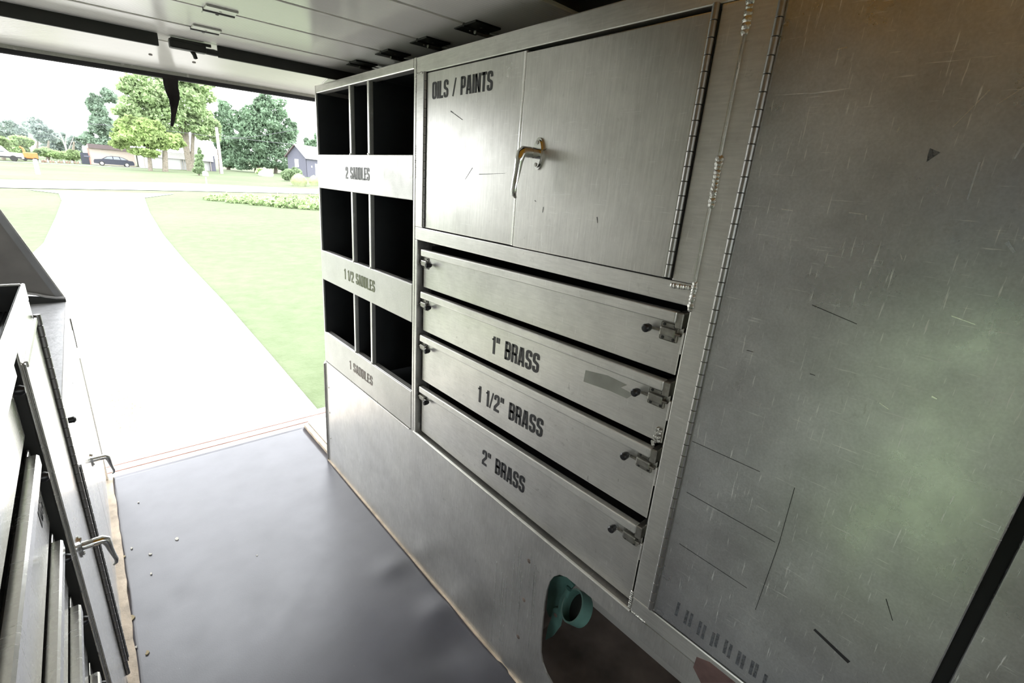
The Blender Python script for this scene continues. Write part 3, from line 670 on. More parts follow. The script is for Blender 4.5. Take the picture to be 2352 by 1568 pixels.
lb('body_back', XB2, XB2+0.01, 0.366, 1.404, 0.03, 1.2, DARKGAP); lb('body_end', XB2, XL-0.006, 0.36, 0.366, 0.0, 1.1, A_LEFT); lb('body_end', XB2, XL-0.006, 1.405, 1.411, 0.0, 1.1, A_LEFT)
ldz = [(1.222, 1.08, None), (1.060, 0.90, 'NS'), (0.885, 0.75, 'NS'), (0.735, 0.575, None), (0.56, 0.40, None), (0.385, 0.215, None)]
for i, (zt, zb, tx) in enumerate(ldz):
    d = lb('drawer', XL-0.020, XL-0.0165, 0.405, 1.052, zb, zt-0.006, A_LEFT, lc, 0.001)
    lb('drawer_lip', XL-0.0195, XL-0.002, 0.41, 1.015, zt-0.024, zt, A_LEFT, d, 0.003)
    lb('drawer_tray', XB2+0.03, XL-0.02, 0.41, 1.05, zb+0.004, zb+0.01, A_DIRTY, d, 0)
    MB().tube([(XL-0.014, 0.99, zt-0.05), (XL-0.014, 1.045, zt-0.05)], [(0.004, 0.003)]*2, 8).obj('latch_bolt', STEEL, d)
    MB().lathe((XL-0.016, 1.02, zt-0.048), (1, 0, 0), [(0, 0.005), (0.005, 0.008), (0.013, 0.009), (0.018, 0.006), (0.0185, 0.001)], 12).obj('latch_knob', BLACK, d, True)
    if tx: lettering('lettering', tx, 0.97, 1.035, zb+0.045, 0.05, XL-0.0162, INKM, d, side=1)
d1 = lb('door', XL-0.004, XL+0.002, 1.085, 1.402, 0.12, 1.198, A_LEFT, lc, 0.002)
lb('door_edge', XL+0.0015, XL+0.004, 1.077, 1.0855, 0.12, 1.198, A_LEFT, d1, 0.001); lb('edge_line', XL, XL+0.003, 1.0865, 1.089, 0.12, 1.197, BLKSTEEL, d1, 0)
lb('top_hem', XL+0.001, XL+0.006, 1.09, 1.40, 1.188, 1.199, A_FRAME, d1, 0.001)
zz = 0.12
while zz < 1.195:
    link('hinge_knuckle', KN, None, d1, (XL+0.006, 1.408, zz)); zz += 0.0252
MB().tube([(XL+0.006, 1.408, 0.12), (XL+0.006, 1.408, 1.198)], 0.0045, 8).obj('hinge_pin', BLKSTEEL, d1, True)
lb('hinge_leaf', XL, XL+0.010, 1.404, 1.412, 0.12, 1.198, BLKSTEEL, d1, 0)
lever_handle(d1, XL+0.002, 1.15, 0.765, 1, 0.72)

lo = thing('low_cabinet', 'low aluminium cabinet with lever handle under grey worktop beside rear opening', 'cabinet', (-0.35, 2.1, 0.0))
ZT = 0.915
lb('front', XL-0.006, XL-0.001, 1.43, 2.816, 0.03, ZT-0.01, A_LEFT, lo); lb('side', XB2, XL-0.006, 2.806, 2.816, 0.0, ZT-0.01, A_LEFT, lo); lb('side', XB2, XL-0.006, 1.43, 1.44, 0.0, ZT-0.01, A_LEFT, lo)
lb('toe_panel', XL-0.02, XL-0.006, 1.43, 2.80, 0.0, 0.03, A_LEFT, lo); lb('back', XB2, XB2+0.01, 1.44, 2.806, 0.0, ZT-0.01, A_DIRTY, lo)
lb('front_lip', XL-0.004, XL+0.001, 1.43, 2.816, ZT-0.03, ZT+0.001, A_FRAME, lo)
d2 = lb('door', XL-0.003, XL+0.002, 1.50, 2.052, 0.1, 0.80, A_LEFT, lo)
lb('hinge_leaf', XL, XL+0.010, 1.474, 1.486, 0.1, 0.78, BLKSTEEL, d2, 0)
zz = 0.1
while zz < 0.77:
    link('hinge_knuckle', KN, None, d2, (XL+0.006, 1.49, zz)); zz += 0.0252
lever_handle(d2, XL+0.002, 2.02, 0.515, 1, 0.75)
d3 = lb('door', XL-0.003, XL+0.002, 2.056, 2.74, 0.1, 0.80, A_LEFT, lo)
lb('end_post', XL-0.004, XL+0.006, 2.765, 2.80, 0.0, 0.66, A_LEFT, lo)
lb('corner_gusset', XL-0.004, XL+0.003, 2.79, 2.805, 0.70, 0.84, DARKBOARD, lo)  # dark grey puts the shade on this face into the colour
MB().lathe((XL, 1.6, 0.86), (1, 0, 0), [(0, 0.008), (0.012, 0.009), (0.016, 0.004)], 10).obj('bumper', BLACK, lo, True)
tag(box('worktop', XB2, XL-0.004, 1.43, 2.816, ZT-0.01, ZT, GREYBOARD, None, 0.001), 'grey board worktop lying on the low cabinet', 'worktop')
# slanting plate at the end of the worktop and the strip curling below it
YP = 2.80
lp = [ony(u, v, YP) for u, v in ((148, 684), (-60, 402), (-200, 402), (-200, 676), (60, 676))]
lpl = thing('slanted_plate', 'dark grey slanted plate standing at the end of the worktop', 'plate', (lp[0].x-0.2, YP, 0.92))
MB().poly(lp, (0, 0.012, 0)).obj('plate', DARKBOARD, lpl)
hp = [ony(u, v, YP-0.004) for u, v in ((146, 683), (-60, 404), (-60, 432), (128, 682))]
MB().poly(hp, (0, 0.004, 0)).obj('hem', plain('dark_hem', (0.2, 0.2, 0.205), 0.4, 0.3), lpl)
ep = [ony(148, 684, YP+0.006), ony(-60, 402, YP+0.006)]
MB().tube(ep, 0.004, 6).obj('lit_edge', A_LEFT, lpl, True)  # bright bead stands in for light catching the plate's edge
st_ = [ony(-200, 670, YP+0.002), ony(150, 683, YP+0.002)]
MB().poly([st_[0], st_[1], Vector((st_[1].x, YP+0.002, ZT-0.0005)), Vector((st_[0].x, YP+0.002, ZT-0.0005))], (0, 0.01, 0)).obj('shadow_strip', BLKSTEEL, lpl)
cs = [ony(u, v, YP-0.014) for u, v in ((40, 676), (66, 674), (82, 676), (105, 681), (130, 684), (150, 684))]
tag(MB().tube(cs, [(0.004, 0.005)]*6, 8).obj('rubber_strip', plain('grey_rubber_strip', (0.38, 0.37, 0.37), 0.5), None, True), 'pale rubber strip curling along the foot of the slanted plate', 'strip')

# ================================================================== ROLL-UP DOOR under the roof
rd_ = thing('roll_up_door', 'white ribbed roll-up rear door parked open under the roof', 'door', (0.3, 1.6, 1.97))
def tz(x): return 0.02*(x-0.7)
X0, X1 = -0.56, 1.08
secs = [((0.958, 1.97), (1.2515, 1.97)), ((1.2635, 1.97), (1.5065, 1.97)), ((1.5185, 1.97), (1.759, 1.97)), ((1.771, 1.97), (2.022, 1.969)), ((2.034, 1.968), (2.276, 1.957)), ((2.288, 1.956), (2.55, 1.897))]
panels = []
for (a, b) in secs:
    dy, dz = b[0]-a[0], b[1]-a[1]; L = math.hypot(dy, dz); ty, tzv = dy/L, dz/L; ny, nz = -tzv, ty
    m = MB()
    m.box(X0, X1, 0, L, 0, 0.022, 0.003, 2)
    m.xf(lambda v: Vector((v.x, a[0]+v.y*ty+v.z*ny, a[1]+v.y*tzv+v.z*nz+tz(v.x))))
    panels.append(m.obj('panel', DOORP, rd_))
for p, (ya, yb, zz) in zip(panels[1:], ((1.248, 1.267, 1.977), (1.503, 1.522, 1.977), (1.756, 1.774, 1.977), (2.018, 2.037, 1.975), (2.272, 2.292, 1.963))):
    MB().box(X0, X1, ya, yb, zz, zz+0.008).xf(lambda v: Vector((v.x, v.y, v.z+tz(v.x)))).obj('seam_strip', SEAMM, p)
def hinge(p, x, y, z, mat, s=1.0, dz=0.0):
    f = lambda v: Vector((v.x, v.y, v.z+tz(v.x)+dz*(v.y-y)))
    MB().box(x-0.035*s, x+0.035*s, y+0.006, y+0.05*s, z-0.003, z+0.001, 0.0015).xf(f).obj('hinge_plate', mat, p)
    MB().box(x-0.04*s, x+0.04*s, y-0.05*s, y-0.004, z-0.005, z+0.001, 0.0015).xf(f).obj('hinge_plate', mat, p)
    MB().tube([(x-0.04*s, y, z-0.003), (x+0.04*s, y, z-0.003)], 0.0055, 8).xf(f).obj('hinge_barrel', BLKSTEEL, p, True)
    for q in (-0.02, 0.024): MB().lathe((x, y+q*s, z-0.002), (0, 0, -1), [(0, 0.005), (0.003, 0.0045), (0.004, 0.002)], 8).xf(f).obj('hinge_rivet', SEAMM, p)
HW = plain('pale_hinge', (0.5, 0.5, 0.47), 0.35, 0.5, 0.1)
for pi, (x, y, z) in ((3, (0.385, 1.765, 1.97)), (4, (0.395, 2.028, 1.9685)), (2, (0.36, 1.5125, 1.97)), (1, (0.36, 1.2575, 1.97))): hinge(panels[pi], x, y, z, HW)
hinge(panels[5], 0.40, 2.283, 1.956, STEEL, 0.8)
for pi, (y, z) in ((1, (1.2575, 1.97)), (2, (1.5125, 1.97)), (3, (1.765, 1.97)), (4, (2.028, 1.9685)), (5, (2.282, 1.956))):
    hinge(panels[pi], 0.935, y, z, BLKSTEEL, 1.15)
    MB().tube([(0.93, y, z-0.012+tz(0.95)), (1.09, y, z-0.012+tz(1.09))], 0.006, 8).obj('roller_stem', STEEL, panels[pi], True)
    MB().lathe((1.09, y, z-0.012+tz(1.09)), (1, 0, 0), [(0, 0.02), (0.015, 0.02)], 14).obj('roller', BLACK, panels[pi], True)
for xa, xb in ((X0+0.02, 0.285), (0.462, 1.06)):
    MB().box(xa, xb, 2.192, 2.204, 1.9225, 1.962, 0.0015).xf(lambda v: Vector((v.x, v.y, v.z+tz(v.x)))).obj('lock_bar', BLKSTEEL, panels[4])
lt = MB(); lt.box(0.315, 0.425, 2.185, 2.215, 1.925, 1.955, 0.006, 2); lt.box(0.32, 0.44, 2.183, 2.19, 1.948, 1.957); lt.xf(lambda v: Vector((v.x, v.y, v.z+tz(v.x))))
lt.obj('latch_box', BLKSTEEL, panels[4])
MB().tube([(0.375, 2.2, 1.93), (0.388, 2.203, 1.912), (0.392, 2.21, 1.902)], 0.007, 8).obj('latch_hook', BLKSTEEL, panels[4], True)
MB().tube([(0.405, 2.2, 1.929), (0.45, 2.2, 1.931), (0.475, 2.2, 1.93)], [(0.006, 0.009), (0.006, 0.011), (0.005, 0.008)], 8).obj('lock_rod', BLKSTEEL, panels[4], True)
# bottom rail, seal, screws, bracket, pull strap on the last panel
f = lambda v: Vector((v.x, v.y, v.z+tz(v.x)))
MB().box(X0, X1, 2.548, 2.556, 1.884, 1.922, 0.001).xf(f).obj('bottom_rail', A_DIRTY, panels[5])
MB().box(X0, X1, 2.546, 2.562, 1.868, 1.8855, 0.003).xf(f).obj('rubber_seal', RUBSEAL, panels[5])
for u, v in ((345, 122), (445, 140)):
    p = ony(u, v, 2.42); zp = 1.956-(2.42-2.288)*0.2252
    MB().lathe((p.x, 2.42, zp+tz(p.x)+0.001), (0, -0.2, -1), [(0, 0.007), (0.003, 0.006), (0.004, 0.002)], 9).obj('bolt', SEAMM, panels[5])
MB().box(0.915, 0.975, 2.33, 2.40, -0.004, 0.002, 0.002).xf(lambda v: Vector((v.x, v.y, v.z+1.956-(v.y-2.288)*0.2252+tz(v.x)))).obj('bracket', HW, panels[5])
def strap():
    pts = [((372, 172), (410, 178), 0), ((376, 195), (409, 198), 0.01), ((381, 212), (412, 212), 0.015), ((388, 228), (413, 226), 0.02), ((391, 245), (410, 240), 0.012), ((393, 262), (405, 262), 0.004), ((392, 278), (401, 280), 0), ((391, 289), (398, 291), 0)]
    m = MB(); rows_ = []
    for (a, b, off) in pts:
        A, B = ony(*a, 2.545), ony(*b, 2.545); n = 5; row = []
        for i in range(n):
            t = i/(n-1); p = A.lerp(B, t); p.y += off*math.sin(math.pi*t)-0.02*off*0; row.append(m.bm.verts.new(p))
        rows_.append(row)
    for r0, r1 in zip(rows_[:-1], rows_[1:]):
        for i in range(4): m.bm.faces.new((r0[i], r0[i+1], r1[i+1], r1[i]))
    r = bmesh.ops.extrude_face_region(m.bm, geom=m.bm.faces[:])
    for e in r['geom']:
        if isinstance(e, bmesh.types.BMVert): e.co.y += 0.003
    o_ = m.obj('pull_strap', STRAPM, panels[5], True); return o_
strap()
# guide track along the right side
tk = MB(); tk.box(1.1, 1.135, 0.7, 2.75, 1.95, 2.01); struct(tk.obj('trim_10', STEEL))

# ------------------------------------------------------------------ litter on the mat
random.seed(21)
for u, v, s, mt, lb_ in ((407, 1237, 0.010, SCRAP, 'star shaped pale scrap on the grey floor mat'), (345, 1272, 0.007, SCRAP, None), (347, 1317, 0.006, SCRAP, None), (300, 1420, 0.013, LEAFLIT, 'curled dry leaf bit on the floor mat beside the tan strip'), (285, 1277, 0.006, LEAFLIT, None), (302, 1258, 0.006, SCRAP, None), (318, 1153, 0.004, SCRAP, None), (312, 1485, 0.005, SCRAP, None), (338, 1498, 0.007, LEAFLIT, None), (590, 1275, 0.004, SCRAP, None)):
    p = onz(u, v, 0.004); n = 7
    pts = [(p.x+s*random.uniform(0.35, 1.0)*math.cos(2*math.pi*i/n), p.y+s*1.6*random.uniform(0.35, 1.0)*math.sin(2*math.pi*i/n), 0.0012) for i in range(n)]
    o_ = MB().poly(pts, (0, 0, 0.0035)).obj('dry_leaf_bit' if mt is LEAFLIT else 'paint_chip', mt)
    if lb_: tag(o_, lb_, 'litter')
    else: tag(o_, 'tiny pale chip lying on the grey floor mat' if mt is SCRAP else 'tiny brown leaf crumb lying on the grey floor mat', 'litter', 'pale chips on the mat' if mt is SCRAP else 'leaf crumbs on the mat')

# ================================================================== OUTSIDE
def slab(name, pts, mat, lift):
    bm = bmesh.new(); vs = [bm.verts.new((p[0], p[1], gz(p[0], p[1])+lift)) for p in pts]; bm.faces.new(vs)
    bmesh.ops.triangulate(bm, faces=bm.faces[:]); bmesh.ops.recalc_face_normals(bm, faces=bm.faces[:])
    if bm.faces[:] and bm.faces[:][0].normal.z < 0: bmesh.ops.reverse_faces(bm, faces=bm.faces[:])
    me = bpy.data.meshes.new(name); bm.to_mesh(me); bm.free(); return struct(link(name, me, mat))
slab('lawn', [(-400, -200), (400, -200), (400, 500), (-400, 500)], LAWN, 0.0)
le = [gnd(u, v) for u, v in ((-60, 620), (100, 560), (128, 500), (142, 462), (135, 445), (60, 436))]
re = [gnd(u, v) for u, v in ((400, 446), (332, 455), (345, 490), (375, 540), (425, 600), (520, 700), (620, 815), (735, 950))]
dpts = [(-2.2, 1.5), (-1.9, 6.0), (-1.3, 12.0)]+[(p.x, p.y) for p in le[1:]]+[(p.x, p.y) for p in re]+[(1.7, 3.0), (1.8, 1.5)]
slab('driveway', dpts, GRAVEL, 0.02)
slab('road', [(-150, 36.3), (-3.15, 38.5), (4.8, 39.6), (11, 40), (60, 37.5), (150, 33), (150, 42), (60, 46.5), (16.4, 47.5), (6.5, 50.5), (-3.7, 47), (-150, 44)], ROADM, 0.03)
slab('far_lane', [(-150, 82), (2, 91), (9, 92.5), (9, 94), (1, 92.8), (-150, 85)], ROADM, 0.03)

def cards(n, sampler, size, up=0.35, rng=None, asp=0.6):
    rng = rng or np.random.default_rng(1)
    P = sampler(n, rng); n = len(P)
    A = rng.normal(size=(n, 3)); A /= np.linalg.norm(A, axis=1)[:, None]
    B = rng.normal(size=(n, 3)); B[:, 2] += up; B = np.cross(A, B); B /= np.linalg.norm(B, axis=1)[:, None]
    s = size*rng.uniform(0.6, 1.35, size=(n, 1))
    V = np.concatenate([P-A*s-B*s*asp*0.2, P-B*s*asp, P+A*s, P+B*s*asp], axis=1).reshape(-1, 3)
    F = np.arange(n*4).reshape(n, 4)
    return V, F
def npmesh(name, V, F):
    me = bpy.data.meshes.new(name); me.from_pydata(V.tolist(), [], F.tolist()); me.update(); return me
def blobs(bl, shell=0.55):
    wts = np.array([b[3]*b[4] for b in bl]); wts = wts/wts.sum()
    def samp(n, rng):
        idx = rng.choice(len(bl), size=n, p=wts); C = np.array([b[:3] for b in bl])[idx]; R = np.array([(b[3], b[3]*0.85, b[4]) for b in bl])[idx]
        D = rng.normal(size=(n, 3)); D /= np.linalg.norm(D, axis=1)[:, None]
        r = (shell+(1-shell)*rng.random((n, 1))**0.7)
        return C+D*R*r
    return samp
def pxscale(u, v, Y): return (ony(u+10, v, Y)-ony(u-10, v, Y)).length/20.0
def tree(name, label, base, crown, leafm, n, size, seed, trunks=None, group=None, sub=14, cat='tree', barkm=None):
    """base: pixel where it meets the ground; crown: pixel ellipses (u, v, ru, rv) at the tree's distance"""
    g = gnd(*base); Y = g.y; rng = np.random.default_rng(seed)
    t = thing(name, label, cat, (g.x, g.y, g.z), group)
    bl = []
    for (u, v, ru, rv) in crown:
        c = ony(u, v, Y); k = pxscale(u, v, Y); R, H = ru*k, rv*k
        bl.append((c.x, c.y, c.z, R*0.75, H*0.75))
        for q in range(sub):                            # leaf clumps around each mass
            th = rng.uniform(0, 2*math.pi); ph = math.asin(rng.uniform(-0.9, 1)); rr = rng.uniform(0.6, 0.86)
            bl.append((c.x+R*rr*math.cos(th)*math.cos(ph), c.y+R*0.8*rr*math.sin(th)*math.cos(ph), c.z+H*rr*math.sin(ph), R*rng.uniform(0.2, 0.36), H*rng.uniform(0.16, 0.3)))
    V, F = cards(n, blobs(bl), size, 0.5, rng)
    V[:, 2] = np.maximum(V[:, 2], g.z+0.05)
    fo = link('foliage', npmesh('foliage', V, F), leafm, t, None, 'stuff')
    for tr_ in (trunks or []):
        pts = [ony(u, v, Y) for u, v, r in tr_]; pts[0].z = gz(pts[0].x, pts[0].y)-0.1
        MB().tube(pts, [r for u, v, r in tr_], 8).obj('trunk', barkm or BARK, t, True)
    return t
tree('maple_tree', 'tall light green maple with thick grey trunk beside white garage', (432, 392),
     [(350, 215, 70, 55), (420, 230, 75, 60), (300, 255, 45, 40), (470, 290, 42, 45), (380, 280, 80, 50), (440, 170, 70, 40), (300, 200, 35, 35), (490, 300, 24, 28), (395, 170, 60, 40)], L_MAPLE, 24000, 0.27, 1,
     [[(438, 395, 0.5), (430, 345, 0.36), (428, 300, 0.3), (415, 240, 0.25)], [(430, 345, 0.35), (418, 300, 0.3), (395, 250, 0.15)], [(430, 320, 0.3), (445, 270, 0.2), (470, 230, 0.1)]])
tree('yellow_maple', 'yellow-green spreading maple with slim trunk before white garage', (380, 394),
     [(300, 315, 48, 30), (350, 320, 50, 32), (290, 290, 36, 26), (395, 325, 30, 25), (330, 290, 50, 28), (275, 330, 26, 16), (330, 350, 40, 12)], L_YELLOW, 15000, 0.25, 2,
     [[(379, 390, 0.35), (379, 350, 0.28), (372, 310, 0.18), (350, 280, 0.1)], [(344, 382, 0.25), (342, 350, 0.2), (335, 320, 0.12)]])
tree('oak_tree', 'large dark green oak rising behind the pale boulder', (592, 396),
     [(600, 300, 62, 55), (620, 255, 45, 40), (580, 340, 60, 45), (650, 330, 42, 45), (570, 280, 40, 45), (630, 370, 60, 26), (560, 372, 45, 24), (605, 240, 30, 24), (660, 300, 28, 30)], L_OAK, 23000, 0.27, 3,
     [[(592, 398, 0.6), (592, 360, 0.5), (600, 310, 0.3)], [(633, 398, 0.35), (634, 375, 0.3), (636, 340, 0.2)]])
tree('dark_tree', 'dark bluish tree squeezed between maple and oak behind utility pole', (525, 390),
     [(520, 280, 24, 45), (520, 330, 28, 45), (515, 250, 18, 22), (530, 370, 28, 22), (540, 340, 24, 40)], L_OAK, 8500, 0.27, 4, [[(525, 392, 0.35), (522, 340, 0.25), (520, 280, 0.15)]])
tree('pine_tree', 'blue-green conifer standing behind the beige building', (235, 371),
     [(235, 290, 36, 40), (225, 250, 26, 40), (240, 330, 45, 22), (250, 220, 22, 24), (200, 320, 26, 22), (210, 240, 14, 22)], L_PINE, 12000, 0.29, 5, [[(235, 372, 0.4), (233, 320, 0.3), (228, 230, 0.12)]])
tree('spruce_sapling', 'small pointed spruce sapling in front of white garage', (457, 403),
     [(457, 390, 17, 12), (458, 375, 13, 12), (458, 360, 9, 12), (458, 347, 5, 8)], L_SHRUB, 1500, 0.2, 6, [[(457, 404, 0.12), (458, 370, 0.08), (458, 345, 0.03)]], sub=5)
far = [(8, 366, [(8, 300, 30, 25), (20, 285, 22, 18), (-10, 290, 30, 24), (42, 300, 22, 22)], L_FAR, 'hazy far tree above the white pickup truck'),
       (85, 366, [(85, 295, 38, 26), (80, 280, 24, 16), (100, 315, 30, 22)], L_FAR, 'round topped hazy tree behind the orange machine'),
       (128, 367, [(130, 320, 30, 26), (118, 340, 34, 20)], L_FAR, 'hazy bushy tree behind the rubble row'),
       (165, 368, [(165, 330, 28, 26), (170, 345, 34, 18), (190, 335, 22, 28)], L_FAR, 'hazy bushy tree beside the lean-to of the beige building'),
       (50, 367, [(50, 325, 34, 20), (35, 340, 40, 18)], L_BUSH, 'light green bushy tree behind the orange machine'),
       (8, 367, [(5, 330, 26, 20)], L_BUSH, 'light green bush beside the white pickup truck'),
       (110, 368, [(105, 350, 26, 14), (130, 355, 24, 12)], L_BUSH, 'low light green thicket behind the rubble row'),
       (168, 370, [(170, 355, 26, 14), (155, 358, 20, 10)], L_BUSH, 'low yellowish thicket beside the dark doorway'),
       (712, 398, [(712, 345, 18, 30), (725, 350, 20, 26), (740, 330, 22, 34)], L_OAK, 'dark tree peeping out behind the grey shed')]
for k, (u, v, cr, lm, lab) in enumerate(far):
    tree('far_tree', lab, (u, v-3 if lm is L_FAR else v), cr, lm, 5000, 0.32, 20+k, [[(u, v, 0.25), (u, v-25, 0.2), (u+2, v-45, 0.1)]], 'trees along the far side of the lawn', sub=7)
bt = thing('bare_tree', 'bare pale tree leaning in front of the far trees', 'tree', tuple(gnd(160, 369)))
for p in ([(160, 370, 0.2), (150, 335, 0.15), (138, 308, 0.08), (128, 295, 0.04)], [(150, 335, 0.1), (152, 310, 0.06), (160, 290, 0.03)], [(145, 322, 0.07), (135, 318, 0.05), (122, 310, 0.03)], [(155, 350, 0.1), (165, 325, 0.06), (172, 305, 0.03)]):
    MB().tube([ony(u, v, gnd(160, 369).y) for u, v, r in p], [r for u, v, r in p], 6).obj('branch', POLEM, bt, True)

def shrub(name, label, base, cr, lm, n, size, seed, cat='shrub', group=None):
    return tree(name, label, base, cr, lm, n, size, seed, None, group, 8, cat)
shrub('round_shrub', 'round grey-green shrub before the grey shed', (668, 416), [(668, 400, 24, 16), (660, 405, 16, 12), (682, 398, 16, 14)], L_SHRUB, 3500, 0.16, 40)
shrub('small_bush', 'small green bush leaning on the pale boulder', (597, 403), [(597, 394, 10, 9)], L_BUSH, 700, 0.2, 41)
def ograss(label, base, ru, h, seed):
    g = gnd(*base); k = pxscale(base[0], base[1], g.y); rng = np.random.default_rng(seed); V = []; F = []
    for i in range(1500):
        th = rng.uniform(0, 2*math.pi); r = rng.random()**0.6; R = ru*k*r; H = h*k*(1-0.35*r)*rng.uniform(0.75, 1.05)
        b = np.array([g.x+0.6*R*math.cos(th), g.y+0.6*R*math.sin(th), g.z-0.02]); tp = np.array([g.x+R*math.cos(th), g.y+R*math.sin(th), g.z+h*k*rng.uniform(0.8, 1.0)*math.sqrt(max(0.02, 1-0.93*r*r))]); md = b*0.5+tp*0.5+np.array([0, 0, H*0.2])
        wv = np.array([-math.sin(th), math.cos(th), 0])*0.035; s = len(V)
        V += [b-wv, b+wv, md+wv, md-wv, tp]; F += [[s, s+1, s+2, s+3], [s+3, s+2, s+4]]
    me = bpy.data.meshes.new('grass_clump'); me.from_pydata([tuple(v) for v in V], [], F)
    return tag(link('ornamental_grass', me, L_PALE), label, 'grass')
ograss('tall pale ornamental grass clump beside the round shrub', (688, 427), 22, 30, 50)
ograss('small pale ornamental grass clump near the grey shed corner', (722, 426), 14, 24, 51)
# weeds along the road
wd = thing('weed_row', 'straggling row of green weeds along the road edge', 'weeds', tuple(gnd(600, 462)))
rng = np.random.default_rng(60); VV = []; FF = []; off = 0
for i in range(170):
    t = rng.random(); u = 470+t*290; vb = 456+t*20+rng.uniform(-5, 9)*min(1, 0.4+t); g = gnd(u, vb); k = pxscale(u, vb, g.y); hh = rng.uniform(7, 22)*(0.55+0.55*t)*k
    V, F = cards(110, blobs([(g.x, g.y, g.z+hh*0.45, hh*0.75, hh*0.55), (g.x+0.1, g.y, g.z+hh*0.8, hh*0.35, hh*0.4)], 0.1), 0.085, 0.5, rng)
    V[:, 2] = np.maximum(V[:, 2], g.z); VV.append(V); FF.append(F+off); off += len(V)
link('leaves', npmesh('leaves', np.concatenate(VV), np.concatenate(FF)), L_BUSH, wd, None, 'stuff')
# tufts in the middle strip of the driveway and scattered rough grass
VV = []; FF = []; off = 0; rng = np.random.default_rng(61)
for i in range(420):
    t = rng.random()**0.8; u = 238+t*55+rng.normal()*14; v = 500+t*500
    g = gnd(u, v); n_ = 10
    for q in range(n_):
        b = np.array([g.x+rng.normal()*0.09, g.y+rng.normal()*0.16, 0]); b[2] = gz(b[0], b[1])+0.015; h = rng.uniform(0.02, 0.06); th = rng.uniform(0, 6.28)
        wv = np.array([math.cos(th), math.sin(th), 0])*0.006; tp = b+np.array([rng.normal()*0.02, rng.normal()*0.02, h])
        VV += [b-wv, b+wv, tp]; FF.append([off, off+1, off+2]); off += 3
me = bpy.data.meshes.new('driveway_tufts'); me.from_pydata([tuple(v) for v in VV], [], FF)
o_ = link('driveway_grass', me, L_PALE, None, None, 'stuff'); tag(o_, 'thin grass tufts growing along the middle of the driveway', 'grass')

# ------------------------------------------------------------------ buildings
def px_box(parent, name, u0, u1, v0, v1, Y, depth, mat):
    a, b = ony(u0, v1, Y), ony(u1, v0, Y); c = ony(u1, v1, Y); d = ony(u0, v0, Y)
    x0, x1 = a.x, c.x; zb = min(a.z, c.z)-(0.0 if 'edge' in name or 'shelf' in name else 0.3); zt = (b.z+d.z)/2
    return box(name, x0, x1, Y, Y+depth, zb, zt, mat, parent)
Yb = gnd(240, 379).y
bb = thing('beige_building', 'low beige flat roofed building behind the dark parked car', 'building', tuple(gnd(250, 379)))
px_box(bb, 'wall', 207, 312, 339, 378, Yb, 8, BEIGE)
px_box(bb, 'roof_edge', 203, 314, 334.5, 339.5, Yb-0.4, 8.6, DARKR); px_box(bb, 'end_wall', 198, 207.5, 336, 378, Yb+0.6, 7, WHITEW)
px_box(bb, 'lean_to', 189, 207, 351, 377, Yb-0.2, 4, CARM); px_box(bb, 'lean_to_shelf', 193, 206, 357, 360, Yb-0.35, 0.2, GREYW); px_box(bb, 'corner_board', 206.5, 209.5, 340, 378, Yb-0.1, 0.2, REDM)
Yg = gnd(400, 391).y+5.5
ga = thing('white_garage', 'long white panelled garage half hidden behind the maples', 'building', tuple(gnd(400, 390)))
px_box(ga, 'wall', 328, 420, 357, 391, Yg, 7, WHITEW); px_box(ga, 'wall', 418, 486, 353, 394, Yg+0.5, 6, WHITEW); px_box(ga, 'end_wall', 485, 497, 358, 396, Yg+0.2, 5, GREYW)
for u in (334, 350, 418, 424, 485): px_box(ga, 'batten', u, u+1.6, 358, 392, Yg-0.1, 0.15, POLEM)
px_box(ga, 'roof_edge', 328, 489, 351, 358.5, Yg-0.3, 8, WHITER)
# grey shed turned to the corner
gs = gnd(704, 399); gs = Vector((gs.x*0.78, gs.y*0.78, 0)); gs.z = gz(gs.x, gs.y)
kx = pxscale(690, 370, gs.y)
sd = thing('grey_shed', 'small grey gabled shed with white roof and white window', 'shed', tuple(gs))
gd = Vector((-0.5, 0.866, 0)).normalized(); sdv = Vector((0.866, 0.5, 0)).normalized()     # along gable wall (to the left-back), along side wall (to the right-back)
W_, Ls = 3.8, 8.0
zE = ony(704, 360, gs.y).z; zP = ony(679, 333, (gs+gd*W_/2).y).z; zB = gs.z-0.3
def Q(a, s, z): p = gs+gd*a+sdv*s; return Vector((p.x, p.y, z))
m = MB(); m.poly([Q(0, 0, zB), Q(W_, 0, zB), Q(W_, 0, zE), Q(W_/2, 0, zP), Q(0, 0, zE)], sdv*0.2); m.obj('gable_wall', GREYW, sd)
MB().poly([Q(0, 0.01, zB), Q(0, Ls, zB), Q(0, Ls, zE), Q(0, 0.01, zE)], gd*0.2).obj('side_wall', GREYW, sd)
MB().poly([Q(W_, 0.01, zB), Q(W_, Ls, zB), Q(W_, Ls, zE), Q(W_, 0.01, zE)], -gd*0.2).obj('side_wall', GREYW, sd)
for s_ in (0, 1):
    a0 = -0.35 if s_ == 0 else W_+0.35; ze = zE-(zP-zE)*0.35/(W_/2)
    MB().poly([Q(a0, -0.35, ze), Q(W_/2, -0.35, zP), Q(W_/2, Ls+0.3, zP), Q(a0, Ls+0.3, ze)], (0, 0, 0.18)).obj('roof', WHITER if s_ == 0 else DARKR, sd)
m = MB(); cx = W_*0.5; zc = zB+0.3+(zE-zB)*0.42; m.poly([Q(cx-0.4, -0.04, zc), Q(cx+0.4, -0.04, zc), Q(cx+0.4, -0.04, zc+1.3), Q(cx-0.4, -0.04, zc+1.3)], sdv*0.05); wn = m.obj('window', WHITEP, sd)
MB().poly([Q(-0.04, 2.2, zB+0.3), Q(-0.04, 3.4, zB+0.3), Q(-0.04, 3.4, zB+2.6), Q(-0.04, 2.2, zB+2.6)], gd*0.05).obj('door', WHITEP, sd)
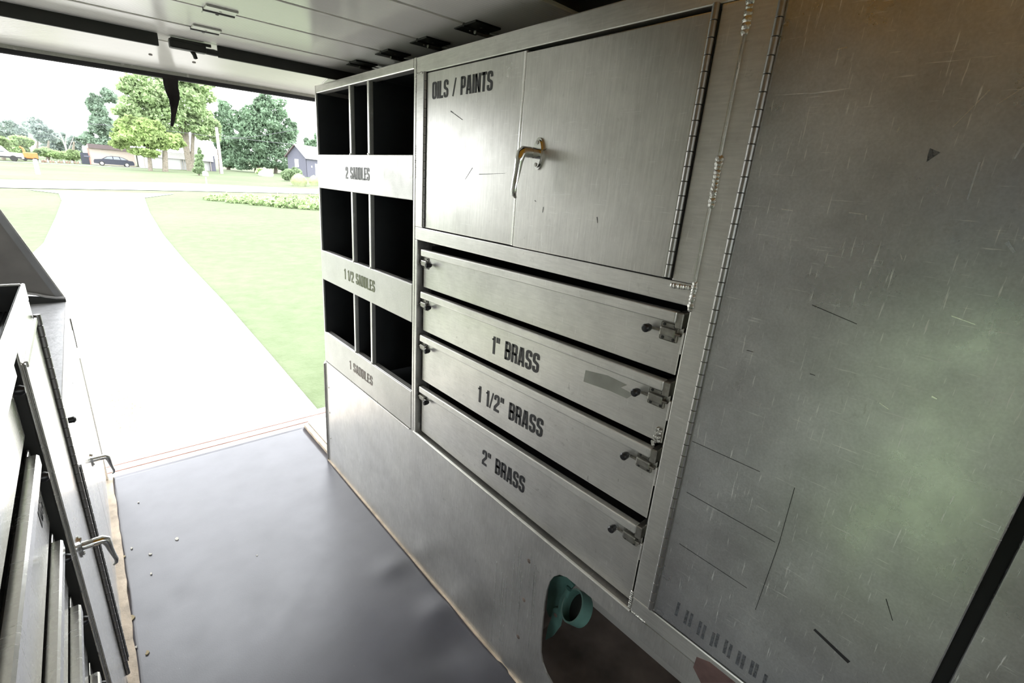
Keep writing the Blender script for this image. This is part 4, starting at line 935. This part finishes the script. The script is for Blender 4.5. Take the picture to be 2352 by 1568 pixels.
MB().poly([Q(-0.06, 1.2, zB+1.9), Q(-0.06, 1.5, zB+1.9), Q(-0.06, 1.5, zB+2.2), Q(-0.06, 1.2, zB+2.2)], gd*0.05).obj('wall_lamp', WHITEP, sd)

# ------------------------------------------------------------------ car, pickup, machine
def car(label, g, sgn, L=4.6):
    t = thing('parked_car', label, 'car', tuple(g))
    def P(a, z): return Vector((g.x+a, g.y-0.85, g.z+z))
    body = [(-2.3, 0.3), (-2.3, 0.62), (-2.2, 0.82), (-1.35, 0.92), (1.3, 0.95), (2.15, 0.9), (2.3, 0.7), (2.3, 0.32), (1.75, 0.25), (-1.8, 0.25)]
    MB().poly([P(a*L/4.6, z) for a, z in body], (0, 1.7, 0)).obj('body', CARM, t)
    cab = [(-1.4, 0.91), (-0.75, 1.32), (-0.2, 1.42), (0.6, 1.42), (1.1, 1.3), (1.75, 0.95)]
    MB().poly([P(a, z)+Vector((0, 0.12, 0)) for a, z in cab], (0, 1.46, 0)).obj('cabin', CARM, t)
    for wn in ([(-1.15, 0.97), (-0.7, 1.28), (-0.18, 1.36), (-0.12, 0.97)], [(-0.04, 0.97), (-0.06, 1.36), (0.58, 1.36), (0.75, 0.97)], [(0.83, 0.97), (0.7, 1.34), (1.05, 1.25), (1.5, 0.98)]):
        MB().poly([P(a, z)+Vector((0, 0.10, 0)) for a, z in wn], (0, 0.03, 0)).obj('side_window', CARG, t)
    for a in (-1.45, 1.4):
        for yy in (-0.88, 0.68):
            wh = MB().lathe((g.x+a, g.y+yy, g.z+0.32), (0, 1, 0), [(0, 0.28), (0.02, 0.32), (0.18, 0.32), (0.2, 0.28)], 16).obj('wheel', TYRE, t)
            MB().lathe((g.x+a, g.y+yy-0.015, g.z+0.32), (0, 1, 0), [(0, 0.2), (0.03, 0.21)], 12).obj('hub_cap', HUB, t)
    return t
car('dark sedan parked before the beige building', gnd(264, 382), 1)
gp = gnd(-2, 368)
pk = thing('pickup_truck', 'white pickup truck parked at the far edge of the lawn', 'truck', tuple(gp))
def PP(a, z): return Vector((gp.x+a, gp.y-0.9, gp.z+z))
MB().poly([PP(a, z) for a, z in ((-3, 0.4), (-3, 1.1), (0.2, 1.15), (0.5, 1.2), (2.2, 1.1), (2.45, 0.9), (2.45, 0.4))], (0, 1.8, 0)).obj('body', WHITEP, pk)
MB().poly([PP(a, z) for a, z in ((-1.6, 1.1), (-1.4, 1.9), (-0.6, 2.0), (0.5, 1.9), (1.1, 1.15))], (0, 1.7, 0)).obj('cabin', WHITEP, pk)
MB().poly([PP(a, z)+Vector((0, -0.02, 0)) for a, z in ((-1.2, 1.2), (-1.1, 1.75), (0.3, 1.75), (0.8, 1.2))], (0, 0.05, 0)).obj('side_window', CARG, pk)
MB().poly([PP(a, z)+Vector((0, -0.03, 0)) for a, z in ((0.2, 0.42), (0.2, 0.62), (2.3, 0.62), (2.3, 0.42))], (0, 0.05, 0)).obj('sill', TYRE, pk)
for a in (-1.9, 1.5): MB().lathe((gp.x+a, gp.y-0.95, gp.z+0.4), (0, 1, 0), [(0, 0.36), (0.2, 0.4), (0.25, 0.36)], 14).obj('wheel', TYRE, pk)
gm = gnd(70, 370)
om = thing('orange_machine', 'small orange chipper machine beside the drifting smoke', 'machine', tuple(gm))
box('body', gm.x-0.6, gm.x+0.9, gm.y-0.5, gm.y+0.5, gm.z+0.35, gm.z+1.2, ORANGE, om, 0.12, 2); MB().tube([(gm.x-0.4, gm.y, gm.z+1.1), (gm.x-0.5, gm.y, gm.z+1.7), (gm.x-0.8, gm.y, gm.z+1.9)], [0.16, 0.13, 0.12], 8).obj('chute', ORANGE, om, True)
box('hopper', gm.x-1.5, gm.x-0.6, gm.y-0.5, gm.y+0.5, gm.z+0.5, gm.z+1.0, WHITEP, om, 0.08); box('chassis', gm.x-0.9, gm.x+0.9, gm.y-0.4, gm.y+0.4, gm.z+0.2, gm.z+0.4, TYRE, om)
for a in (-0.5, 0.6): MB().lathe((gm.x+a, gm.y-0.55, gm.z+0.25), (0, 1, 0), [(0, 0.24), (0.15, 0.26)], 12).obj('wheel', TYRE, om)
random.seed(31)
for k in range(16):
    u = 92+k*6.2; g = gnd(u, 372.5+k*0.25); r = random.uniform(0.14, 0.175); m = MB()
    q = bmesh.ops.create_icosphere(m.bm, subdivisions=1, radius=r)
    for v_ in q['verts']: v_.co = Vector((g.x+v_.co.x*random.uniform(0.8, 1.05), g.y+v_.co.y*1.6, g.z-0.02+max(0, (v_.co.z+r*0.55))*random.uniform(1.2, 2.4)))
    tag(m.obj('rubble_lump', RUBBLE if k % 3 else STONE), 'reddish rubble lump in the row before the far trees' if k % 3 else 'grey rubble lump in the row before the far trees', 'rubble', 'red rubble row' if k % 3 else 'grey rubble row')

# ------------------------------------------------------------------ pole, wires, mailbox, post, boulder
gpole = gnd(509, 399)
up = thing('utility_pole', 'weathered wooden utility pole before the dark trees', 'pole', tuple(gpole))
top = ony(497, 292, gpole.y)
MB().tube([(gpole.x, gpole.y, gpole.z-0.2), (top.x, gpole.y, top.z)], [0.26, 0.19], 12).obj('pole', POLEM, up, True)
MB().tube([(gpole.x-0.22, gpole.y-0.1, gpole.z), (top.x-0.2, gpole.y-0.1, top.z-3)], [0.06, 0.06], 6).obj('ground_cable', RUST, up, True)
def wire(label, pts):
    p0 = [ony(u, v, Y) for u, v, Y in pts]; n = 24; path = []
    for i in range(n+1):
        t = i/n
        path.append(p0[0]*(1-t)**2+p0[1]*2*t*(1-t)+p0[2]*t*t)
    tag(MB().tube(path, 0.03, 5).obj('overhead_wire', WIREM, None, True), label, 'wire')
Yp = gpole.y
wire('overhead wire rising from the pole across the oak', [(502.8, 319, Yp), (600, 318, Yp-6), (740, 284, Yp-12)])
wire('overhead wire dropping from the pole to the grey shed', [(502, 311, Yp), (600, 325, Yp), (690, 333, Yp+5)])
wire('overhead wire running from the pole past the conifer', [(496.8, 315, Yp), (350, 292, Yp+3.5), (80, 276, Yp+3)])
gmb = gnd(476, 433)
mb = thing('mailbox', 'grey mailbox on a thin post at the road edge', 'mailbox', tuple(gmb))
MB().tube([(gmb.x, gmb.y, gmb.z-0.1), (gmb.x, gmb.y, gmb.z+0.95)], 0.05, 8).obj('post', POLEM, mb, True)
m = MB(); prof = [(-0.12, 0), (0.12, 0), (0.12, 0.16), (0.085, 0.25), (0, 0.28), (-0.085, 0.25), (-0.12, 0.16)]
m.poly([(gmb.x+a*1.3, gmb.y-0.28, gmb.z+0.92+b*1.3) for a, b in prof], (0, 0.6, 0)); m.obj('box', STEEL, mb)
gpo = gnd(88, 400)
tag(MB().tube([(gpo.x, gpo.y, gpo.z-0.1), (gpo.x, gpo.y, gpo.z+1.15), (gpo.x, gpo.y, gpo.z+1.2)], [0.17, 0.15, 0.08], 10).obj('marker_post', WHITEP, None, True), 'short white marker post standing alone on the lawn', 'post')
gbo = gnd(612, 405); m = MB(); q = bmesh.ops.create_icosphere(m.bm, subdivisions=3, radius=1.0); random.seed(9)
for v_ in q['verts']:
    n_ = 1+0.09*math.sin(v_.co.x*5+1)+0.07*math.cos(v_.co.y*4+v_.co.z*3); v_.co = Vector((gbo.x+v_.co.x*1.0*n_, gbo.y+v_.co.y*0.8*n_, gbo.z+max(-0.1, v_.co.z*0.85*n_+0.25)))
tag(m.obj('boulder', STONE, None, True), 'pale rounded boulder on the lawn below the oak', 'boulder')
# smoke drifting from the machine
m = MB()
for du, dv, r in ((0, 0, 2.4), (-16, 16, 2.0), (12, -16, 2.5), (-22, 26, 1.5)):
    c = ony(72+du, 322+dv, gm.y-0.6); m.ball(c, r, (1, 0.8, 0.8), 16)
sm = m.obj('smoke_haze', None, None, True)
ms = bpy.data.materials.new('smoke'); ms.use_nodes = True; nt = ms.node_tree; nt.nodes.remove(nt.nodes['Principled BSDF'])
vs_ = N(nt, 'ShaderNodeVolumeScatter'); vs_.inputs['Color'].default_value = (0.72, 0.86, 1, 1); vs_.inputs['Density'].default_value = 0.011
nt.links.new(vs_.outputs[0], nt.nodes['Material Output'].inputs['Volume']); sm.data.materials.append(ms)
tag(sm, 'thin bluish smoke drifting above the orange machine', 'smoke'); sm['kind'] = 'stuff'

for o in bpy.data.objects:
    if '_w' in o: del o['_w']
